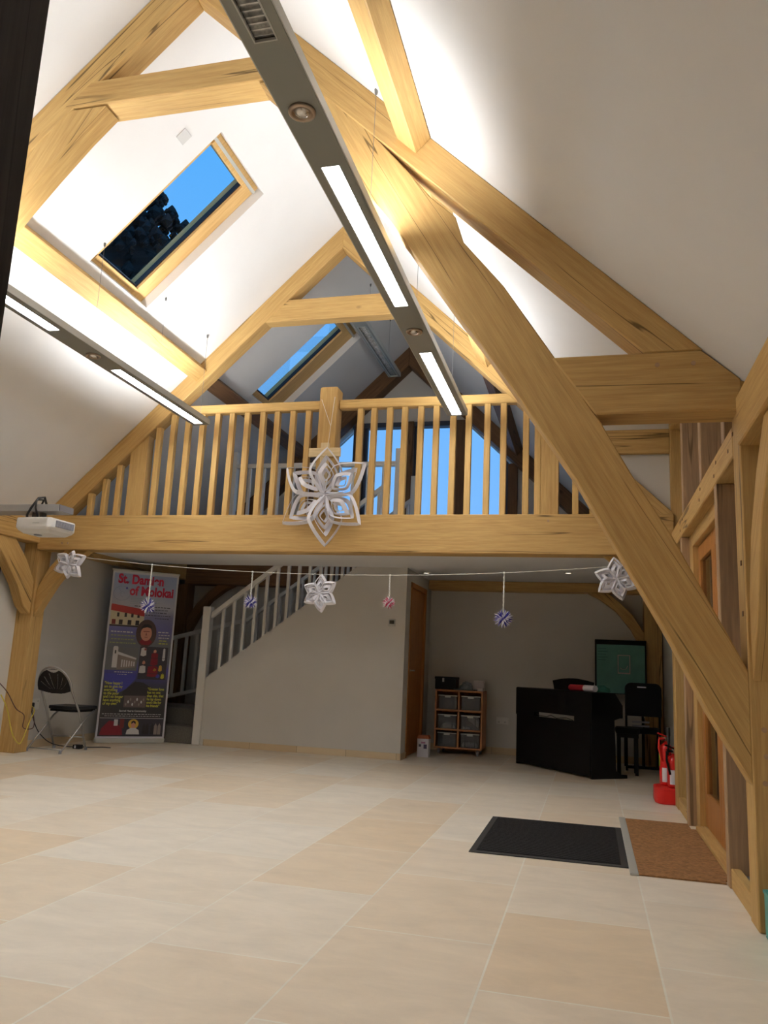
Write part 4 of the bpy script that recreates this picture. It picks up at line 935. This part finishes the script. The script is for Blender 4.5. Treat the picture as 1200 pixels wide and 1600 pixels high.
for x0, z0, w_, h_, c_ in ((-2.02, .12, .03, .03, (90, 90, 100)), (-1.96, .10, .04, .05, (70, 60, 90)), (-1.99, .16, .05, .02, (180, 120, 150))):
    g = G(); g.box(x0, 9.838, z0, x0 + w_, 9.8395, z0 + h_); g.build('print', mat('print_patch_%d' % c_[0], srgb(*c_), .6), t)

# ------------------------------------------------------------------ digital piano (seen from the back)
t = thing('digital_piano', 'black upright digital piano seen from behind at an angle', 'piano', (-.863, 9.98, 0), math.atan2(-1.037, .875))
PL = 1.357
g = G(); g.box(.0, .0, .62, PL, .30, .885); g.box(.0, .30, .62, PL, .43, .76); g.build('key_case', BLACK, t, local=True, bevel=.006)
g = G(); g.box(.02, -.008, .02, PL - .02, .014, .57); g.build('back_panel', BLACK, t, local=True, bevel=.002)
g = G(); g.box(.0, -.009, .62, PL, .0, .88); g.box(.0, -.009, .57, .36, .012, .62); g.box(1.08, -.009, .57, PL, .012, .62); g.build('upper_back_panel', BLACK, t, local=True)
for x in (.0, PL - .03):
    g = G(); g.prism([(.0, .0), (.48, .0), (.48, .035), (.40, .04), (.33, .08), (.31, .60), (.42, .63), (.42, .76), (.32, .885), (.0, .885)], 'yz', x, x + .03); g.build('side_panel', BLACK, t, local=True, bevel=.003)
g = G(); g.box(.03, .31, .76, PL - .03, .42, .775)
g.build('keyboard', PAPER, t, local=True)
g = G(); g.box(.03, .15, .03, PL - .03, .19, .08); g.build('pedal_bar', BLACK, t, local=True)
q = [(.46, .8855), (1.12, .8855), (1.15, .985)] + [(1.15 - .72 * k / 10, .985 + .035 * math.sin(math.pi * k / 10)) for k in range(1, 10)] + [(.43, .985)]
g = G(); g.prism(q, 'xz', .20, .215); g.build('music_rest', BLACK, t, local=True, bevel=.002)
g = G(); g.tube([(.42, -.012, .60), (.46, -.012, .585), (.60, -.012, .578), (.68, -.012, .60), (.78, -.012, .575), (.95, -.012, .592), (1.06, -.012, .575)], .004, 6); g.build('power_lead', PLASTB, t, local=True)
# things lying on the piano
pd = Vector((.645, -.764, 0)); pp = lambda a, b, z: Vector((-.863, 9.98, 0)) + pd * a + Vector((.764, .645, 0)) * b + Vector((0, 0, z))
t = thing('paper_roll', 'red paper roll with white wrapper lying on top of the piano', 'paper roll', tuple(pp(1.05, .1, .9205)))
g = G(); g.tube([pp(.90, .09, .9215), pp(1.14, .09, .9215)], .034, 18); g.build('roll', mat('dark_red_roll', srgb(170, 34, 48), .4), t, smooth=False)
g = G(); g.tube([pp(1.14, .09, .9215), pp(1.31, .09, .9215)], .0345, 18); g.build('wrapper', PAPER, t)
blob(tuple(pp(1.24, .24, .8855)), .09, .075, .07, mat('green_fabric', srgb(48, 112, 98), .8), 'green_cloth', 'crumpled green cloth on the right end of the piano top', 'cloth', 5)
# stool
t = thing('piano_stool', 'black padded piano stool to the right of the piano', 'stool', (.40, 9.70, 0))
g = G(); g.prism([(.27, 9.56), (.30, 9.54), (.50, 9.54), (.53, 9.56), (.53, 9.84), (.50, 9.87), (.30, 9.87), (.27, 9.84)], 'xy', .44, .505); g.build('seat', BLACKF, t, bevel=.02, seg=3)
g = G(); g.box(.285, 9.56, .40, .515, 9.85, .44); g.build('apron', BLACK, t)
for x in (.29, .475):
    for y in (9.565, 9.81):
        g = G(); g.box(x, y, 0, x + .035, y + .035, .40); g.build('leg', BLACK, t, (0, 0, 1), bevel=.002)
# padded black chair in the corner
t = thing('upholstered_chair', 'black padded chair with a white label on its backrest in the right corner', 'chair', (.58, 10.15, 0))
def rr2(x0, z0, x1, z1, r, n=6, flat=False):
    pts = []
    for cx, cz, a0 in ((x1 - r, z1 - r, 0), (x0 + r, z1 - r, 90)):
        for k in range(n + 1):
            a = math.radians(a0 + 90 * k / n); pts.append((cx + r * math.cos(a), cz + r * math.sin(a)))
    return pts + [(x0, z0), (x1, z0)]
g = G(); g.prism(rr2(.392, .62, .80, 1.0, .07), 'xz', 10.02, 10.07); g.build('backrest', BLACKF, t, bevel=.012, seg=3)
g = G(); g.box(.40, 10.05, .42, .79, 10.42, .48); g.build('seat', BLACKF, t, bevel=.015, seg=2)
g = G(); g.box(.53, 10.017, .945, .63, 10.021, .96); g.build('label_sticker', PAPER, t)
for z in (.50, .545): 
    g = G(); g.box(.47, 10.03, z, .66, 10.04, z + .02); g.build('back_slat', VENT, t)
for x in (.405, .775):
    g = G(); g.tube([(x, 10.04, .64), (x, 10.04, .05), (x, 10.0, .012)], .013, 8); g.build('leg', BLACK, t, smooth=True)
    g = G(); g.tube([(x, 10.40, .42), (x, 10.44, .012)], .013, 8); g.build('leg', BLACK, t, smooth=True)
g = G(); g.box(.40, 10.03, .03, .78, 10.055, .06); g.build('stretcher', BLACK, t)
g = G(); g.tube([(.60, 10.045, .05), (.60, 10.045, .60)], .008, 8); g.build('centre_rod', BLACK, t)
# flip chart
t = thing('flip_chart', 'black framed easel board with teal sheet behind the piano', 'notice board', (.36, 10.58, 0))
g = G(); g.box(.055, 10.56, .85, .675, 10.585, 1.515); g.build('board', BLACK, t, bevel=.003)
g = G(); g.box(.075, 10.552, .86, .655, 10.5595, 1.455); g.build('teal_sheet', TEAL, t)
WLN = mat('chalk_pink_white', srgb(214, 190, 186), .8)
g = G(); x0, z0, x1, z1 = .33, 1.10, .48, 1.33
g.box(x0, 10.5495, z0, x1, 10.5515, z0 + .014); g.box(x0, 10.5495, z1 - .008, x1, 10.5515, z1); g.box(x0, 10.5495, z0, x0 + .009, 10.5515, z1); g.box(x1 - .009, 10.5495, z0, x1, 10.5515, z1)
g.tube([(x0 + .03, 10.550, z0 + .07), (x0 + .06, 10.550, z0 + .05), (x0 + .10, 10.550, z0 + .06), (x0 + .12, 10.550, z0 + .10)], .003, 6); g.build('drawn_frame', WLN, t)
g = G()
for k in range(5): g.box(.09, 10.5495, 1.40 - k * .035, .09 + .10 + .02 * (k % 2), 10.5515, 1.405 - k * .035)
g.build('writing_lines', mat('dark_teal_ink', srgb(36, 96, 88), .7), t)
for x in (.08, .62):
    g = G(); g.beam((x, 10.575, 1.0), (x, 10.60, 0.0), .025, .02); g.build('leg', BLACK, t)

# ------------------------------------------------------------------ fire extinguishers
t = thing('extinguisher_stand', 'red plastic fire extinguisher stand beside the oak screen', 'stand', (.68, 7.72, 0))
g = G(); out = [(.54, 7.66), (.56, 7.60), (.60, 7.57), (.84, 7.57), (.855, 7.60), (.855, 7.90), (.60, 7.92), (.54, 7.86)]
g.prism(out, 'xy', 0, .135)
g.build('base', REDP, t, bevel=.015, seg=3)
g = G(); g.box(.62, 7.87, .13, .82, 7.90, .46); g.build('back_plate', REDP, t, bevel=.01)
def ext(label, x, y, z0, r, h, green, hose):
    t = thing('fire_extinguisher', label, 'fire extinguisher', (x, y, z0))
    prof = [(r * .9, 0), (r, .02), (r, h - r), (r * .92, h - r * .55), (r * .65, h - r * .2), (r * .3, h), (r * .28, h + .02)]
    g = G(); g.lathe((x, y, z0), prof, 28); g.build('cylinder', RED, t, smooth=True)
    g = G(); g.lathe((x, y, z0 + h + .015), [(.02, 0), (.022, .03), (.012, .04)], 14); g.build('valve', BRONZE, t, smooth=True)
    g = G(); g.beam((x + .02, y, z0 + h + .05), (x - .07, y - .03, z0 + h + .085), .02, .012); g.beam((x + .02, y, z0 + h + .035), (x - .06, y - .025, z0 + h + .045), .02, .01); g.build('handle', BLACK if not green else REDP, t, bevel=.002)
    if green:
        g = G(); n = 12; a0, a1 = math.radians(140), math.radians(205); vs = []; fs = []
        for k in range(n + 1):
            a = a0 + (a1 - a0) * k / n
            for z in (z0 + .16, z0 + .40): vs.append((x + (r + .0015) * math.cos(a), y + (r + .0015) * math.sin(a), z))
        for k in range(n): fs.append((2 * k, 2 * k + 2, 2 * k + 3, 2 * k + 1))
        g.add(vs, fs); g.build('green_label', mat('lime_label', srgb(140, 190, 50), .5), t)
    g = G(); n = 12; a0, a1 = math.radians(230), math.radians(320); vs = []; fs = []
    for k in range(n + 1):
        a = a0 + (a1 - a0) * k / n
        for z in (z0 + .03, z0 + .15): vs.append((x + (r + .002) * math.cos(a), y + (r + .002) * math.sin(a), z))
    for k in range(n): fs.append((2 * k, 2 * k + 2, 2 * k + 3, 2 * k + 1))
    g.add(vs, fs); g.build('white_label', PAPER, t)
    g = G(); g.tube([(x - .01, y - .02, z0 + h + .035), (x - .06, y - .05, z0 + h + .03), (x - r - .005, y - .05, z0 + h - .04), (x - r * .6, y - r * .9, z0 + h - .16)], .010, 8); g.build('hose', REDP if green else BLACK, t, smooth=True)
    return t
ext('taller red fire extinguisher with lime green label at the back of the stand', .65, 7.80, .137, .058, .36, True, True)
ext('shorter red fire extinguisher with white label at the front of the stand', .70, 7.655, .137, .056, .27, False, True)
g = G(); g.tube([(.66, 7.72, .40), (.665, 7.70, .50), (.665, 7.70, .56)], .014, 10, taper=[.008, .011, .014]); g.lathe((.665, 7.70, .55), [(.012, 0), (.017, .02), (.017, .085), (.012, .09)], 14)
tag(g.build('discharge_horn', PLASTB, smooth=True), 'black discharge horn sticking up between the two fire extinguishers', 'nozzle')

# ------------------------------------------------------------------ paper decorations
def strip_loop(g, pts, nrm, w, th=.0012, flare=0.0):
    """closed ribbon through pts, its width along nrm, real thickness"""
    n = len(pts); nrm = Vector(nrm).normalized(); k0 = len(g.v); P_ = [Vector(p) for p in pts]
    cen = sum(P_, Vector((0, 0, 0))) / n
    for i, p in enumerate(P_):
        d = (P_[(i + 1) % n] - P_[i - 1]).normalized(); od = d.cross(nrm).normalized()
        if od.dot(p - cen) < 0: od = -od
        wv = (nrm * math.cos(flare) + od * math.sin(flare)) * w / 2; o_ = d.cross(wv).normalized() * th
        g.v += [p - wv - o_, p + wv - o_, p + wv + o_, p - wv + o_]
    for i in range(n):
        j = (i + 1) % n
        for a in range(4):
            b = (a + 1) % 4; g.f.append((k0 + i * 4 + a, k0 + i * 4 + b, k0 + j * 4 + b, k0 + j * 4 + a))
def flake(name, label, c, R_, angs, lens, wid, hang, group=None, depth=.35, seed=1, tilt=None, yaw=0.0):
    rnd = random.Random(seed)
    t = thing(name, label, 'paper decoration', c, yaw, group)
    for a, L in zip(angs, lens):
        a = math.radians(a); A = Vector((math.cos(a), 0, math.sin(a))); B = Vector((-math.sin(a), 0, math.cos(a))); N = Vector((0, 1, 0))
        g = G(); L = L * R_
        arm_tw = rnd.uniform(-.55, .55) if R_ > .3 else 0
        for k, (r0, r1, hw, tw) in enumerate(((.0, 1.0, .33, .0), (.08, .80, .24, .9), (.20, .66, .155, -.7), (.30, .54, .08, .5))):
            tt = tw * depth + arm_tw + rnd.uniform(-.12, .12); Bk = (B * math.cos(tt) + N * math.sin(tt)); Nk = (N * math.cos(tt) - B * math.sin(tt))
            pts = []; m = 18
            for s_ in (1, -1):
                for i in range(m):
                    u = i / m if s_ > 0 else 1 - i / m
                    wgt = 1 - abs(2 * u ** .95 - 1) ** 1.45
                    pts.append(A * (L * (r0 + (r1 - r0) * u)) + Bk * (s_ * L * hw * wgt) + Nk * (L * .05 * math.sin(math.pi * u) * (k % 2 * 2 - 1)))
            strip_loop(g, pts, Nk, wid * (1 - .06 * k), flare=(.5, -.8, .75, -.6)[k])
        g.build('paper_arm', PAPER, t, local=True)
    if hang:
        g = G()
        for seg_ in hang: g.tube([Vector(p) - Vector(c) for p in seg_], .0025 if R_ > .3 else .0015, 5)
        if yaw == 0: g.build('hanging_thread', CORD, t, local=True)
    return t
flake('paper_snowflake', 'large looped white paper snowflake hanging in front of the gallery beam', (-2.50, Y2 - .16, 2.665), .50, [90, 38, -38, -86, 214, 146], [.95, 1.0, .94, 1.0, 1.0, .98], .046,
      [[(-2.50, Y2 - .15, 3.14), (-2.50, Y2 - .10, 3.38), (-2.63, Y2 - .05, 3.68)], [(-2.50, Y2 - .10, 3.38), (-2.49, Y2 - .05, 3.70)]], seed=4, depth=.55)
YS = Y2 - .08
sag = lambda x: 1.895 + .017 * (x + 2.3) ** 2 if x < -2.3 else 1.895 + .0185 * (x + 2.3) ** 2
spt = [(-5.38 + k * (5.72 / 40), YS, sag(-5.38 + k * (5.72 / 40))) for k in range(41)]
g = G(); g.tube(spt, .0028, 6); tag(g.build('string_line', CORD, smooth=True), 'thin white string stretched under the gallery beam holding the small decorations', 'string')
for x, z, ay, lb, ang0, sc_ in ((-5.30, 1.955, .35, 'white paper snowflake at the left end of the string', 82, .96), (-2.505, 1.712, .0, 'white paper snowflake in the middle of the string, against the stair wall', 92, 1.0), (.225, 1.90, -.1, 'white paper snowflake at the right end of the string behind the sling brace', 100, 1.05)):
    rr_ = .178 * sc_
    lens_ = [1, 1, 1, 1, 1, 1] if ang0 != 82 else [.85, 1.1, 1.1, .85, 1.1, 1.15]
    flake('paper_snowflake', lb, (x, YS - .02, z), rr_, [ang0 + 60 * k + (4 if k % 2 else -3) for k in range(6)], lens_, .036, [[(x, YS, z + rr_ * .8), (x, YS, sag(x))]], seed=int(abs(x) * 10), depth=.45, yaw=0)
def urchin(label, x, z, r, colm, seed):
    rnd = random.Random(seed); zc = sag(x)
    t = thing('paper_star_ball', label, 'paper decoration', (x, YS, z))
    pts = []; kk = 0; zz = zc
    g = G()
    for st_ in (0, 1):
        p = []
        n = 26
        for i in range(n + 1):
            u = i / n; a = u * 9 * math.pi + st_ * math.pi; p.append((x + .005 * math.cos(a), YS + .005 * math.sin(a), zc + (z + r * .4 - zc) * u))
        g.tube(p, .0038, 6)
    g.lathe((x, YS, zc - .012), [(.006, 0), (.011, .008), (.008, .02)], 8)
    g.build('twisted_cord', CORD, t, smooth=True)
    g = G(); g.lathe((x, YS, z - r * .28), [(.001, 0), (r * .2, r * .06), (r * .28, r * .28), (r * .2, r * .5), (.001, r * .56)], 12); g.build('core', colm, t)
    w_, c_ = G(), G(); N = 64
    for i in range(N):
        ph = math.acos(1 - 2 * (i + .5) / N); th = math.pi * (1 + 5 ** .5) * i; d = Vector((math.sin(ph) * math.cos(th), math.sin(ph) * math.sin(th), math.cos(ph)))
        L = r * rnd.uniform(.86, 1.05); c0 = Vector((x, YS, z))
        tgt = w_ if i % 2 else c_
        tgt.tube([c0 + d * r * .15, c0 + d * L * .6, c0 + d * L], .01, 6, taper=[r * .04, r * .075, r * .01])
    w_.build('white_spikes', PAPER, t); c_.build('coloured_spikes', colm, t)
urchin('blue and white spiky paper ball hanging in front of the banner', -4.338, 1.545, .088, BLUEP, 1)
urchin('blue and white spiky paper ball hanging in front of the white stair rail', -3.225, 1.612, .074, BLUEP, 2)
urchin('pink and white spiky paper ball on the string', -1.826, 1.642, .066, PINKP, 3)
urchin('blue and white spiky paper ball hanging furthest right, above the storage trolley', -.758, 1.525, .094, BLUEP, 4)

# ------------------------------------------------------------------ added tree, standing in for the dark fade in the near skylight
t = thing('added_tree', 'added evergreen standing in for the dark fade in the near skylight glass', 'tree', (-12.3, 16.4, -.02))
random.seed(3)
g = G(); g.tube([(-12.3, 16.4, -.02), (-12.3, 16.4, 10.5)], .3, 8, taper=[.32, .08]); g.build('trunk', OAKD, t, (0, 0, 1))
g = G()
for i in range(3400):
    u = random.random(); z = 4.0 + 9.6 * u; rad = 3.1 * (1 - max(0, (u - .45) / .55) ** 1.9) ** .5; a = random.uniform(0, 2 * math.pi); q = rad * (random.uniform(.5, 1) ** .5) * random.uniform(.92, 1.12)
    s_ = random.uniform(.06, .2); c0 = Vector((-12.3 + q * math.cos(a), 16.4 + q * math.sin(a), z))
    g.lathe(c0, [(.02, -s_), (s_ * .9, -s_ * .2), (s_ * .5, s_ * .5), (.02, s_)], 5)
g.lathe((-12.3, 16.4, 4.0), [(.5, 0), (2.2, .8), (2.5, 4.5), (2.2, 6.6), (1.5, 8.0), (.7, 8.9), (.1, 9.3)], 22)
g.build('crown', LEAF, t)
